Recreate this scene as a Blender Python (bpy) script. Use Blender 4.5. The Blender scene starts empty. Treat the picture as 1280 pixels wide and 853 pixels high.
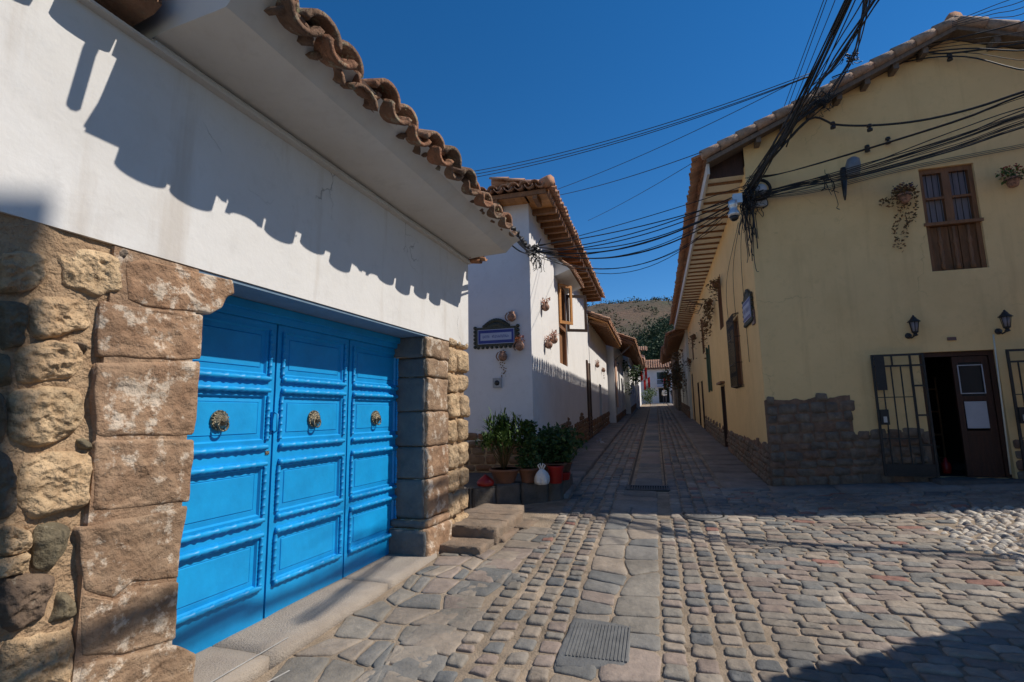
import bpy, math, random
from mathutils import Vector, Matrix, noise
R=random.Random(7)
rad=math.radians
col=bpy.context.scene.collection
# ------------------------------------------------------------------ camera maths (also used to survey points on real planes)
F=640.;IW=1280;IH=853;PITCH=rad(8.2);ROLL=rad(1.0);EYE=1.6
_fw=Vector((0,math.cos(PITCH),math.sin(PITCH)));_up0=Vector((0,-math.sin(PITCH),math.cos(PITCH)));_r0=Vector((1,0,0))
_rt=_r0*math.cos(ROLL)-_up0*math.sin(ROLL);_up=_r0*math.sin(ROLL)+_up0*math.cos(ROLL)
CAM=Vector((0,0,EYE))
def ray(x,y): return (_fw*F+_rt*(x-IW/2)-_up*(y-IH/2)).normalized()
def onz(x,y,z):
    d=ray(x,y); return CAM+d*((z-EYE)/d.z)
def aty(x,y,Y):
    d=ray(x,y); return CAM+d*(Y/d.y)
# frames: street (u across, v along), left building (s along, n across)
YH=Vector((math.sin(rad(15.5)),math.cos(rad(15.5)),0)); XH=Vector((YH.y,-YH.x,0)); C0=Vector((4.66,9.54,0))
HL=Vector((math.sin(rad(19.3)),math.cos(rad(19.3)),0)); NL=Vector((HL.y,-HL.x,0)); UP=Vector((0,0,1))
def S(u,v,z): return C0+XH*u+YH*v+UP*z
def L(s,n,z): return HL*s+NL*n+UP*z
def uv(p): q=Vector((p.x,p.y,0))-C0; return q.dot(XH),q.dot(YH)
def G(u,v):
    vv=v if v<60 else 60+(v-60)*.4
    g=.2+.048*vv
    if u>0: g+=.05*min(u,6)*max(0,min(1,(v+5)/3))
    return g
def Gw(x,y): return G(*uv(Vector((x,y,0))))
def _onplane(x,y,p0,n):
    d=ray(x,y); return CAM+d*((p0-CAM).dot(n)/d.dot(n))
def pU(u,x,y):
    P=_onplane(x,y,C0+XH*u,XH); return (P-C0).dot(YH),P.z
def pV(v,x,y):
    P=_onplane(x,y,C0+YH*v,YH); return (P-C0).dot(XH),P.z
def pN(n,x,y):
    P=_onplane(x,y,NL*n,NL); return P.dot(HL),P.z
# ------------------------------------------------------------------ mesh builder
class MB:
    def __init__(s): s.v=[];s.f=[];s.a=[];s.sm=[]
    def add(s,vs,fs,var=None,smooth=False):
        b=len(s.v); s.v.extend(Vector(p) for p in vs)
        var=R.random() if var is None else var
        for f in fs: s.f.append([b+i for i in f]); s.a.append(var); s.sm.append(smooth)
    def box(s,fn,a,b,c,var=None):
        # fn maps (a,b,c)->world ; ranges
        vs=[fn(x,y,z) for x in a for y in b for z in c]
        s.add(vs,[(0,1,3,2),(4,6,7,5),(0,4,5,1),(2,3,7,6),(0,2,6,4),(1,5,7,3)],var)
    def hexa(s,p,var=None): # 8 points: bottom4, top4
        s.add(p,[(3,2,1,0),(4,5,6,7),(0,1,5,4),(1,2,6,5),(2,3,7,6),(3,0,4,7)],var)
    def beam(s,p,q,w,h,up=UP,var=None):
        p=Vector(p);q=Vector(q);d=(q-p).normalized();sd=d.cross(up).normalized();u2=sd.cross(d).normalized()
        pts=[p-sd*w/2-u2*h/2,p+sd*w/2-u2*h/2,p+sd*w/2+u2*h/2,p-sd*w/2+u2*h/2]
        pts+= [x+(q-p) for x in pts]
        s.add(pts,[(3,2,1,0),(4,5,6,7),(0,1,5,4),(1,2,6,5),(2,3,7,6),(3,0,4,7)],var)
    def tube(s,pts,r,n=6,var=None,cap=True):
        pts=[Vector(p) for p in pts]; var=R.random() if var is None else var
        rs=r if isinstance(r,(list,tuple)) else [r]*len(pts)
        vs=[];prev=None
        for i,p in enumerate(pts):
            d=(pts[min(i+1,len(pts)-1)]-pts[max(i-1,0)])
            if d.length<1e-9: d=Vector((0,0,1))
            d.normalize()
            if prev is None:
                a=d.cross(UP if abs(d.z)<.95 else Vector((1,0,0))).normalized()
            else:
                a=(prev-d*prev.dot(d))
                a=a.normalized() if a.length>1e-6 else d.orthogonal().normalized()
            prev=a;b=d.cross(a)
            for k in range(n):
                t=2*math.pi*k/n; vs.append(p+(a*math.cos(t)+b*math.sin(t))*rs[i])
        fs=[]
        for i in range(len(pts)-1):
            for k in range(n):
                k2=(k+1)%n; fs.append((i*n+k,i*n+k2,(i+1)*n+k2,(i+1)*n+k))
        if cap:
            fs.append(tuple(range(n))[::-1]); fs.append(tuple(range((len(pts)-1)*n,len(pts)*n)))
        s.add(vs,fs,var,True)
    def lathe(s,base,axis,prof,n=12,var=None):
        axis=Vector(axis).normalized(); s.tube([Vector(base)+axis*t for t,r in prof],[max(r,1e-4) for t,r in prof],n,var)
    def disc(s,c,nrm,r,n=20,var=None):
        nrm=Vector(nrm).normalized();a=nrm.orthogonal().normalized();b=nrm.cross(a)
        s.add([c+(a*math.cos(2*math.pi*k/n)+b*math.sin(2*math.pi*k/n))*r for k in range(n)],[tuple(range(n))],var)
def link_mesh(name,mb,mat,parent=None,loc=None):
    base=Vector(loc) if loc is not None else (parent['_w'] and Vector(parent['_w']) if parent is not None else (mb.v[0].copy() if mb.v else Vector()))
    if parent is None and loc is None:
        mn=Vector((min(p.x for p in mb.v),min(p.y for p in mb.v),min(p.z for p in mb.v)));mx=Vector((max(p.x for p in mb.v),max(p.y for p in mb.v),0))
        base=Vector(((mn.x+mx.x)/2,(mn.y+mx.y)/2,mn.z))
    me=bpy.data.meshes.new(name)
    me.from_pydata([tuple(p-base) for p in mb.v],[],mb.f)
    me.polygons.foreach_set('use_smooth',mb.sm)
    at=me.attributes.new('var','FLOAT','FACE'); at.data.foreach_set('value',mb.a)
    me.materials.append(mat); me.update()
    o=bpy.data.objects.new(name,me); col.objects.link(o)
    if parent is None: o.location=base
    else: o.parent=parent
    o['_w']=tuple(base)
    return o
def thing(name,loc,label,cat,group=None):
    o=bpy.data.objects.new(name,None); col.objects.link(o); o.location=loc; o['_w']=tuple(loc); o.empty_display_size=.2
    tag(o,label,cat,group); return o
def tag(o,label,cat,group=None):
    o['label']=label;o['category']=cat
    if group:o['group']=group
    return o
def part(name,mb,mat,parent,label=None):
    o=link_mesh(name,mb,mat,parent)
    if label:o['label']=label
    return o
def solo(name,mb,mat,label,cat,group=None): return tag(link_mesh(name,mb,mat),label,cat,group)
def struct(name,mb,mat,kind='structure'):
    o=link_mesh(name,mb,mat); o['kind']=kind; return o
# ------------------------------------------------------------------ materials
def newmat(name):
    m=bpy.data.materials.new(name); m.use_nodes=True; nt=m.node_tree; b=nt.nodes['Principled BSDF']
    return m,nt,b
def pm(name,c1,c2=None,scale=3,rough=.8,bump=.0,bscale=30,attr=None,c3=None,metal=0,stretch=None,spots=None,detail=6,spec=None,bump2=None,dist=.02,mixw=(.35,.65),macro=None):
    """procedural material: two-tone noise, optional per-piece palette by 'var', spots, two bump layers"""
    m,nt,b=newmat(name); N=nt.nodes; K=nt.links.new
    tc=N.new('ShaderNodeTexCoord'); vec=tc.outputs['Object']
    if stretch:
        mp=N.new('ShaderNodeMapping'); mp.inputs['Scale'].default_value=stretch; K(vec,mp.inputs[0]); vec2=mp.outputs[0]
    else: vec2=vec
    c2=c2 or c1
    nz=N.new('ShaderNodeTexNoise'); nz.inputs['Scale'].default_value=scale; nz.inputs['Detail'].default_value=detail; nz.inputs['Roughness'].default_value=.62; K(vec2,nz.inputs['Vector'])
    rp=N.new('ShaderNodeValToRGB'); rp.color_ramp.elements[0].position=mixw[0]; rp.color_ramp.elements[1].position=mixw[1]
    rp.color_ramp.elements[0].color=(*c1,1); rp.color_ramp.elements[1].color=(*c2,1); K(nz.outputs['Fac'],rp.inputs[0]); out=rp.outputs[0]
    if attr:
        an=N.new('ShaderNodeAttribute'); an.attribute_name='var'
        r2=N.new('ShaderNodeValToRGB'); r2.color_ramp.interpolation='CONSTANT' if len(attr)>3 else 'LINEAR'
        els=r2.color_ramp.elements
        while len(els)<len(attr): els.new(.5)
        for i,c in enumerate(attr): els[i].position=i/len(attr) if len(attr)>3 else i/(len(attr)-1); els[i].color=(*c,1)
        K(an.outputs['Fac'],r2.inputs[0])
        mx=N.new('ShaderNodeMix'); mx.data_type='RGBA'; mx.blend_type='MULTIPLY'; mx.inputs['Factor'].default_value=1
        K(out,mx.inputs[6]); K(r2.outputs[0],mx.inputs[7]); out=mx.outputs[2]
    if spots:
        sc,thr,cc,amt=spots
        n2=N.new('ShaderNodeTexNoise'); n2.inputs['Scale'].default_value=sc; n2.inputs['Detail'].default_value=8; n2.inputs['Roughness'].default_value=.7; K(vec2,n2.inputs['Vector'])
        r3=N.new('ShaderNodeValToRGB'); r3.color_ramp.elements[0].position=thr; r3.color_ramp.elements[1].position=min(1,thr+.07)
        r3.color_ramp.elements[0].color=(0,0,0,1); r3.color_ramp.elements[1].color=(amt,amt,amt,1); K(n2.outputs['Fac'],r3.inputs[0])
        mx=N.new('ShaderNodeMix'); mx.data_type='RGBA'; K(r3.outputs[0],mx.inputs['Factor']); K(out,mx.inputs[6]); mx.inputs[7].default_value=(*cc,1); out=mx.outputs[2]
    if macro:
        sc,lo,hi=macro
        n5=N.new('ShaderNodeTexNoise'); n5.inputs['Scale'].default_value=sc; n5.inputs['Detail'].default_value=7; n5.inputs['Roughness'].default_value=.7; K(vec,n5.inputs['Vector'])
        mr=N.new('ShaderNodeMapRange'); mr.inputs[1].default_value=.36; mr.inputs[2].default_value=.64; mr.inputs[3].default_value=lo; mr.inputs[4].default_value=hi; K(n5.outputs['Fac'],mr.inputs[0])
        vm=N.new('ShaderNodeVectorMath'); vm.operation='SCALE'; K(out,vm.inputs[0]); K(mr.outputs[0],vm.inputs['Scale']); out=vm.outputs[0]
    K(out,b.inputs['Base Color'])
    b.inputs['Roughness'].default_value=rough; b.inputs['Metallic'].default_value=metal
    if spec is not None: b.inputs['Specular IOR Level'].default_value=spec
    if bump:
        n3=N.new('ShaderNodeTexNoise'); n3.inputs['Scale'].default_value=bscale; n3.inputs['Detail'].default_value=8; n3.inputs['Roughness'].default_value=.65; K(vec,n3.inputs['Vector'])
        bp=N.new('ShaderNodeBump'); bp.inputs['Strength'].default_value=bump; bp.inputs['Distance'].default_value=dist; K(n3.outputs['Fac'],bp.inputs['Height']); last=bp
        if bump2:
            n4=N.new('ShaderNodeTexNoise'); n4.inputs['Scale'].default_value=bump2[1]; n4.inputs['Detail'].default_value=4; K(vec,n4.inputs['Vector'])
            bp2=N.new('ShaderNodeBump'); bp2.inputs['Strength'].default_value=bump2[0]; bp2.inputs['Distance'].default_value=bump2[2]; K(n4.outputs['Fac'],bp2.inputs['Height']); K(bp.outputs[0],bp2.inputs['Normal']); last=bp2
        K(last.outputs[0],b.inputs['Normal'])
    return m
def plaster(name,c,stain,streak=.35,crack=.5):
    m,nt,b=newmat(name);N=nt.nodes;K=nt.links.new
    tc=N.new('ShaderNodeTexCoord');vec=tc.outputs['Object']
    def nz(scale,det=6,rough=.6,mapping=None):
        n=N.new('ShaderNodeTexNoise');n.inputs['Scale'].default_value=scale;n.inputs['Detail'].default_value=det;n.inputs['Roughness'].default_value=rough
        if mapping:
            mp=N.new('ShaderNodeMapping');mp.inputs['Scale'].default_value=mapping;K(vec,mp.inputs[0]);K(mp.outputs[0],n.inputs['Vector'])
        else:K(vec,n.inputs['Vector'])
        return n.outputs['Fac']
    def ramp(x,a,bb,va,vb):
        r=N.new('ShaderNodeMapRange');r.inputs[1].default_value=a;r.inputs[2].default_value=bb;r.inputs[3].default_value=va;r.inputs[4].default_value=vb;K(x,r.inputs[0]);return r.outputs[0]
    def mix(f,A,B):
        mx=N.new('ShaderNodeMix');mx.data_type='RGBA';K(f,mx.inputs['Factor'])
        for i,x in((6,A),(7,B)):
            if isinstance(x,tuple):mx.inputs[i].default_value=(*x,1)
            else:K(x,mx.inputs[i])
        return mx.outputs[2]
    c2=tuple(x*.93 for x in c)
    o=mix(ramp(nz(1.1),.35,.65,0,1),c,c2)
    o=mix(ramp(nz(7,8,.7),.54,.72,0,.55),o,tuple(x*.80 for x in c))
    o=mix(ramp(nz(.6,9,.72),.5,.66,0,.5),o,tuple(x*.84*y for x,y in zip(c,(1,.97,.93))))
    o=mix(ramp(nz(2.2,6,.6,(2.2,2.2,.22)),.55,.75,0,streak),o,stain)
    vo=N.new('ShaderNodeTexVoronoi');vo.feature='DISTANCE_TO_EDGE';vo.inputs['Scale'].default_value=1.15
    # warp the crack lines
    wn=N.new('ShaderNodeTexNoise');wn.inputs['Scale'].default_value=3.5;wn.inputs['Detail'].default_value=6;K(vec,wn.inputs['Vector'])
    ad=N.new('ShaderNodeMix');ad.data_type='RGBA';ad.inputs['Factor'].default_value=.28;K(vec,ad.inputs[6]);K(wn.outputs['Color'],ad.inputs[7]);K(ad.outputs[2],vo.inputs['Vector'])
    cr=ramp(vo.outputs['Distance'],.0,.006,1,0)
    ms=ramp(nz(.9,2),.56,.62,0,crack)
    mu=N.new('ShaderNodeMath');mu.operation='MULTIPLY';K(cr,mu.inputs[0]);K(ms,mu.inputs[1])
    o=mix(mu.outputs[0],o,tuple(x*.45 for x in c))
    K(o,b.inputs['Base Color']);b.inputs['Roughness'].default_value=.9;b.inputs['Specular IOR Level'].default_value=.15
    bp=N.new('ShaderNodeBump');bp.inputs['Strength'].default_value=.25;bp.inputs['Distance'].default_value=.006;K(nz(34,8,.6),bp.inputs['Height'])
    bq=N.new('ShaderNodeBump');bq.inputs['Strength'].default_value=.3;bq.inputs['Distance'].default_value=.04;K(nz(2.3,4,.5),bq.inputs['Height']);K(bp.outputs[0],bq.inputs['Normal'])
    br=N.new('ShaderNodeBump');br.invert=True;br.inputs['Strength'].default_value=.6;br.inputs['Distance'].default_value=.01;K(mu.outputs[0],br.inputs['Height']);K(bq.outputs[0],br.inputs['Normal'])
    K(br.outputs[0],b.inputs['Normal'])
    return m
M={}
M['white']=plaster('white_plaster',(.71,.70,.69),(.50,.45,.40),.6,.9)
M['lilac']=plaster('shade_tinted_plaster',(.69,.68,.72),(.55,.53,.57),.25,.2)  # bluish cast of the shaded end wall put into its base colour
M['white2']=plaster('lime_plaster',(.75,.74,.74),(.60,.56,.50),.3,.35)
M['yellow']=plaster('ochre_plaster',(.86,.60,.295),(.64,.43,.21),.5,.5)
M['cream']=plaster('cream_plaster',(.80,.74,.60),(.6,.52,.4),.4,.2)
M['eave']=plaster('eave_plaster',(.62,.60,.57),(.50,.46,.42),.4,.2)
M['blue']=pm('blue_gloss_paint',(.001,.285,.66),(.002,.33,.74),scale=4,macro=(1.3,.84,1.03),rough=.5,bump=.35,bscale=22,bump2=(.3,3,.03),dist=.004,spots=(24,.70,(.30,.50,.62),.6))
M['fasciablue']=pm('grey_blue_paint',(.16,.24,.33),(.12,.20,.29),scale=6,rough=.7,bump=.2)
M['mortar']=pm('mud_mortar',(.36,.235,.14),(.47,.33,.205),scale=8,rough=.95,bump=.9,bscale=28,bump2=(.8,7,.06),dist=.03,spots=(14,.62,(.25,.17,.10),.8))
M['ashlar']=pm('brown_sandstone',(.27,.165,.10),(.40,.27,.175),scale=6,rough=.9,bump=1.0,bscale=60,attr=[(1,.88,.80),(1.0,1.0,1.0),(.92,.95,.95)],bump2=(.8,14,.03),dist=.012,spots=(6.5,.53,(.66,.55,.44),.9),detail=10,macro=(2.2,.72,1.12))
M['rubble']=pm('buff_fieldstone',(.42,.29,.175),(.64,.48,.31),scale=9,rough=.95,bump=1.0,bscale=55,attr=[(.95,.9,.85),(1.02,1.0,.95),(.85,.85,.86)],bump2=(1.0,17,.04),dist=.015,spots=(22,.58,(.22,.155,.10),.8),detail=10,macro=(5,.75,1.15))
M['dstone']=pm('dark_fieldstone',(.13,.10,.08),(.24,.185,.14),scale=8,rough=.9,bump=.9,bscale=50,bump2=(.8,15,.03),attr=[(1,1,1),(.88,.95,.78),(1,.88,.8)],spots=(12,.62,(.4,.36,.28),.6))
M['jamb']=pm('shade_dark_stone',(.10,.105,.11),(.16,.155,.15),scale=5,rough=.85,bump=.7,bscale=35,bump2=(.5,8,.03))
M['baserubble']=pm('base_rubble',(.14,.112,.09),(.25,.20,.155),scale=7,rough=.92,bump=.9,bscale=40,attr=[(.8,.8,.82),(1.05,1,.95),(1.1,.8,.68)],spots=(16,.62,(.28,.26,.24),.7))
M['basebrown']=pm('brown_base_rubble',(.17,.105,.065),(.26,.175,.11),scale=7,rough=.92,bump=.9,bscale=40,attr=[(.8,.8,.8),(1.05,1,.95),(1.1,.8,.62)])
M['sett']=pm('paving_stone',(.92,.90,.88),(1.12,1.08,1.04),scale=14,rough=.72,bump=.7,bscale=70,spots=(26,.64,(.42,.38,.34),.55),
  attr=[(0.265, 0.24, 0.21),(0.3, 0.265, 0.225),(0.165, 0.17, 0.17),(0.235, 0.22, 0.195),(0.34, 0.29, 0.24),(0.2, 0.198, 0.19),(0.285, 0.235, 0.205),(0.26, 0.24, 0.21),(0.31, 0.265, 0.22),(0.215, 0.21, 0.2),(0.29, 0.15, 0.12),(0.15, 0.158, 0.165),(0.29, 0.26, 0.225),(0.245, 0.2, 0.175),(0.36, 0.32, 0.275),(0.275, 0.22, 0.19)],dist=.008,bump2=(.5,16,.02),macro=(1.1,.60,1.06))
M['pebble']=pm('river_pebble',(.9,.88,.84),(1.1,1.07,1.03),scale=20,rough=.55,bump=.4,bscale=60,attr=[(.42,.38,.33),(.30,.27,.25),(.52,.48,.42),(.22,.21,.21),(.36,.30,.25)])
M['ground']=pm('sandy_joint_fill',(.42,.33,.245),(.30,.235,.17),scale=5,rough=.95,bump=1,bscale=55,spots=(2.2,.60,(.115,.085,.06),.85),dist=.02,macro=(1.6,.6,1.05))
M['slab']=pm('worn_concrete',(.30,.255,.215),(.37,.32,.27),scale=3,rough=.85,bump=.8,bscale=60,spots=(9,.63,(.22,.18,.15),.7),attr=[(.93,.93,.93),(1,1,1),(1.08,1.05,1.02)])
M['steps']=pm('worn_tan_step_stone',(.27,.20,.145),(.20,.16,.125),scale=5,rough=.88,bump=.9,bscale=55,bump2=(.6,12,.03),spots=(10,.6,(.17,.13,.10),.7),attr=[(.9,.88,.86),(1,1,1),(1.08,1,.95)],macro=(2,.75,1.1))
M['walk']=pm('pavement_slab',(.20,.175,.155),(.28,.245,.22),scale=3,rough=.85,bump=.6,bscale=60,attr=[(.9,.9,.9),(1,1,1),(1.1,1.05,1.02)],macro=(1.2,.7,1.1))
M['ledge']=pm('dark_ledge_stone',(.085,.075,.065),(.14,.12,.105),scale=6,rough=.9,bump=.8,bscale=40,spots=(5,.66,(.36,.33,.30),.6),attr=[(.9,.9,.9),(1,1,1),(1.15,1.1,1.05)])
M['tile']=pm('old_clay_tile',(.46,.235,.135),(.36,.21,.135),scale=9,rough=.9,bump=.6,bscale=45,attr=[(1.15,1.1,1.05),(.7,.72,.72),(1.0,.85,.75)],spots=(7,.57,(.16,.125,.085),.75))
M['tile2']=pm('new_clay_tile',(.50,.285,.19),(.40,.255,.18),scale=9,rough=.9,bump=.5,bscale=45,attr=[(1.1,1.05,1.0),(.8,.8,.8),(1.05,.9,.8)],spots=(9,.62,(.22,.16,.11),.6))
M['verge']=pm('pale_verge_tile',(.50,.36,.28),(.34,.24,.18),scale=9,rough=.9,bump=.8,bscale=40,attr=[(1.1,1.05,1.0),(.75,.75,.75),(1.05,.95,.9)],spots=(8,.56,(.16,.125,.10),.75))
M['tiledark']=pm('mossy_clay_tile',(.30,.17,.11),(.20,.13,.09),scale=9,rough=.95,bump=.9,bscale=35,attr=[(1.2,1.15,1.1),(.6,.62,.62),(1.15,.9,.75)],spots=(10,.55,(.30,.27,.19),.75),bump2=(.8,16,.03))
M['wood']=pm('brown_wood',(.27,.125,.055),(.17,.08,.035),scale=4,rough=.65,bump=.4,bscale=50,stretch=(6,6,.7))
M['orange']=pm('varnished_orange_wood',(.66,.31,.10),(.50,.22,.065),scale=4,rough=.55,bump=.3,bscale=40,stretch=(1,8,8),attr=[(1,1,1),(.8,.78,.75),(1.1,1.05,1)])
M['darkwood']=pm('dark_red_wood',(.065,.025,.015),(.038,.016,.01),scale=4,rough=.6,bump=.3,bscale=40,stretch=(6,6,.7))
M['greywood']=pm('weathered_wood',(.20,.15,.115),(.13,.10,.08),scale=5,rough=.85,bump=.5,bscale=40,stretch=(6,6,.6))
M['greenwood']=pm('green_painted_wood',(.055,.10,.055),(.04,.07,.04),scale=6,rough=.6)
M['iron']=pm('black_iron',(.018,.018,.02),(.03,.028,.027),scale=12,rough=.5,bump=.2,bscale=60)
M['castiron']=pm('cast_iron',(.13,.125,.12),(.19,.18,.17),scale=8,rough=.6,bump=.6,bscale=80)
M['cable']=pm('black_cable',(.012,.012,.013),(.022,.022,.024),scale=20,rough=.6)
M['cableg']=pm('grey_cable',(.10,.10,.10),(.16,.16,.15),scale=20,rough=.6)
M['brass']=pm('tarnished_brass',(.36,.31,.22),(.10,.085,.06),scale=40,rough=.35,metal=.9,bump=.8,bscale=90)
M['dark']=pm('dark_void',(.012,.011,.011),(.02,.018,.017),scale=2,rough=.9)
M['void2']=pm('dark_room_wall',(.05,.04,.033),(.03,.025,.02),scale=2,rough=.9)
M['curtain']=pm('pale_curtain',(.30,.27,.29),(.20,.18,.21),scale=3,rough=.9,stretch=(14,14,.6))
M['soil']=pm('dark_wet_soil',(.045,.035,.028),(.08,.062,.048),scale=20,rough=.9)
M['paper']=pm('white_paper',(.46,.47,.52),(.40,.41,.45),scale=3,rough=.8)
M['terra']=pm('terracotta',(.22,.095,.055),(.16,.075,.045),scale=8,rough=.85,bump=.3)
M['terra2']=pm('ornament_clay',(.42,.22,.15),(.15,.085,.06),scale=30,rough=.7,bump=.6,bscale=50,mixw=(.4,.6))
M['red']=pm('red_plastic',(.30,.013,.01),(.22,.01,.008),scale=5,rough=.4)
M['redcloth']=pm('red_cloth',(.75,.012,.008),(.6,.01,.008),scale=6,rough=.8)
M['whitecloth']=pm('white_cloth',(.7,.7,.7),(.62,.62,.62),scale=6,rough=.8)
M['bag']=pm('white_plastic_bag',(.62,.64,.66),(.72,.73,.74),scale=14,rough=.35,bump=1,bscale=18,dist=.03)
M['signblue']=pm('enamel_blue',(.012,.035,.23),(.016,.045,.27),scale=5,rough=.35)
M['signpale']=pm('enamel_pale_blue',(.33,.38,.55),(.36,.42,.6),scale=5,rough=.4)
M['signframe']=pm('dark_ornate_frame',(.03,.033,.028),(.075,.075,.05),scale=30,rough=.6,bump=.6,bscale=60)
M['lampgrey']=pm('lamp_grey_metal',(.16,.165,.18),(.22,.225,.24),scale=6,rough=.4)
M['steel']=pm('brushed_aluminium',(.55,.56,.58),(.65,.66,.68),scale=9,rough=.35,metal=.6)
M['greyplastic']=pm('grey_plastic',(.30,.31,.34),(.35,.36,.39),scale=6,rough=.5)
M['blackplastic']=pm('black_plastic',(.015,.015,.018),(.02,.02,.024),scale=6,rough=.3)
M['whiteplastic']=pm('white_plastic',(.7,.7,.72),(.65,.65,.68),scale=6,rough=.5)
M['plaque']=pm('brown_plaque',(.17,.10,.09),(.13,.08,.07),scale=9,rough=.5)
M['line']=pm('white_road_paint',(.50,.48,.44),(.36,.33,.30),scale=20,rough=.8,bump=.3)
M['salmon']=pm('salmon_wall',(.62,.36,.26),(.54,.32,.24),scale=2,rough=.9,bump=.3)
M['stripe']=pm('striped_awning_cloth',(.62,.30,.19),(.7,.6,.5),scale=3,rough=.9,stretch=(9,9,.2))
def leafmat(name,attr,rough=.55,trans=.0):
    return pm(name,(.9,.9,.9),(1.15,1.12,1.05),scale=2.5,rough=rough,attr=attr,spec=.3)
M['leaf']=leafmat('dark_pot_leaf',[(.030,.062,.018),(.05,.095,.025),(.02,.045,.015)])
M['leaf2']=leafmat('bright_pot_leaf',[(.06,.115,.022),(.09,.15,.03),(.035,.07,.02)])
M['dryleaf']=leafmat('dry_vine_leaf',[(.16,.085,.04),(.10,.07,.03),(.22,.12,.06)],.8)
M['flower']=leafmat('geranium_petals',[(.40,.03,.04),(.25,.02,.03),(.5,.08,.06)])
M['orangeflower']=leafmat('orange_petals',[(.5,.14,.06),(.3,.08,.04),(.55,.25,.1)])
M['purple']=leafmat('purple_petals',[(.07,.035,.10),(.04,.03,.07),(.10,.05,.12)])
M['treeleaf']=leafmat('eucalyptus_leaves',[(.028,.055,.028),(.045,.075,.035),(.018,.038,.02)],.7)
M['scrubleaf']=leafmat('hillside_scrub',[(.05,.065,.03),(.08,.08,.04),(.035,.05,.025)],.8)
M['bark']=pm('tree_bark',(.20,.15,.11),(.13,.10,.08),scale=6,rough=.9,bump=.6,stretch=(6,6,1))
M['moss']=leafmat('dry_moss',[(.30,.27,.17),(.22,.20,.11),(.16,.14,.08)],.9)
M['moss2']=pm('lichened_mortar',(.20,.15,.10),(.34,.29,.21),scale=12,rough=.95,bump=1,bscale=40,spots=(16,.6,(.08,.06,.045),.7))
M['hill']=pm('dry_hillside',(.13,.078,.048),(.065,.055,.032),scale=.045,rough=.95,bump=.5,bscale=.5,dist=2,detail=9,spots=(.13,.56,(.06,.075,.035),.85))
M['glass']=pm('window_glass',(.02,.022,.025),(.03,.032,.036),scale=1,rough=.08)
M['chairgreen']=pm('dark_green_cloth',(.03,.055,.045),(.02,.04,.035),scale=8,rough=.9)
# ------------------------------------------------------------------ shape helpers
def fr(p,sc,seed,octv=4): return noise.fractal(Vector(p)*sc+Vector((seed*7.3,seed*3.1,seed*1.7)),1.0,2.0,octv)
def chaikin(pts,it=2,r=.2):
    for _ in range(it):
        q=[]
        for i,p in enumerate(pts):
            n=pts[(i+1)%len(pts)]
            q.append((p[0]*(1-r)+n[0]*r,p[1]*(1-r)+n[1]*r)); q.append((p[0]*r+n[0]*(1-r),p[1]*r+n[1]*(1-r)))
        pts=q
    return pts
def resample(pts,n):
    P=pts+[pts[0]];d=[0]
    for i in range(len(pts)): d.append(d[-1]+math.hypot(P[i+1][0]-P[i][0],P[i+1][1]-P[i][1]))
    out=[];j=0
    for k in range(n):
        t=d[-1]*k/n
        while d[j+1]<t: j+=1
        f=(t-d[j])/max(1e-9,d[j+1]-d[j]); out.append((P[j][0]+(P[j+1][0]-P[j][0])*f,P[j][1]+(P[j+1][1]-P[j][1])*f))
    return out
def stone(mb,pts,fn,out=.04,thick=.1,rings=8,per=32,amp=.012,p=3,var=None,cha=2,nf=9,rimj=.01,facet=0,cr=.14,rough=0,edge0=.96):
    """a stone face: outline pts in plane coords, fn(a,b,h)->world, bulging outwards"""
    seed=R.random()*50; pts=resample(chaikin(list(pts),cha,cr),per)
    if var is None:
        var=R.random()
        if 10/16<=var<11/16 and R.random()<.45: var=R.random()*.6
    if rimj: pts=[(x+fr((x,z,0),5,seed,3)*rimj,z+fr((x,z,5),5,seed,3)*rimj) for x,z in pts]
    cx=sum(q[0] for q in pts)/per; cz=sum(q[1] for q in pts)/per
    tx=R.uniform(-1,1)*facet;tz=R.uniform(-1,1)*facet
    vs=[];fs=[]
    for x,z in pts: vs.append(fn(x,z,-thick))
    for k in range(rings):
        t=(1,.97,.91,.6,.3)[k] if rings==5 else (1 if k==0 else edge0*(1-((k-1)/(rings-1+1e-6))**1.2))
        for x,z in pts:
            a=cx+(x-cx)*t; b=cz+(z-cz)*t
            edge=min(1,(1-t)*6)
            h=out*(1-t**p)-rough*abs(fr((a,b,9),nf*1.6,seed,4))*edge+(amp*fr((a,b,0),nf,seed)+amp*.6*fr((a,b,3),nf*2.7,seed,3) if amp else 0)*edge+ (tx*(a-cx)+tz*(b-cz))*edge
            vs.append(fn(a,b,h))
    vs.append(fn(cx,cz,out-rough*abs(fr((cx,cz,9),nf*1.6,seed,4))+(amp*fr((cx,cz,0),nf,seed)+amp*.6*fr((cx,cz,3),nf*2.7,seed,3) if amp else 0)))
    for k in range(rings):
        for i in range(per):
            j=(i+1)%per; fs.append((k*per+i,k*per+j,(k+1)*per+j,(k+1)*per+i))
    b=rings*per; c=len(vs)-1
    for i in range(per): fs.append((b+i,b+(i+1)%per,c))
    mb.add(vs,fs,var,True)
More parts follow.
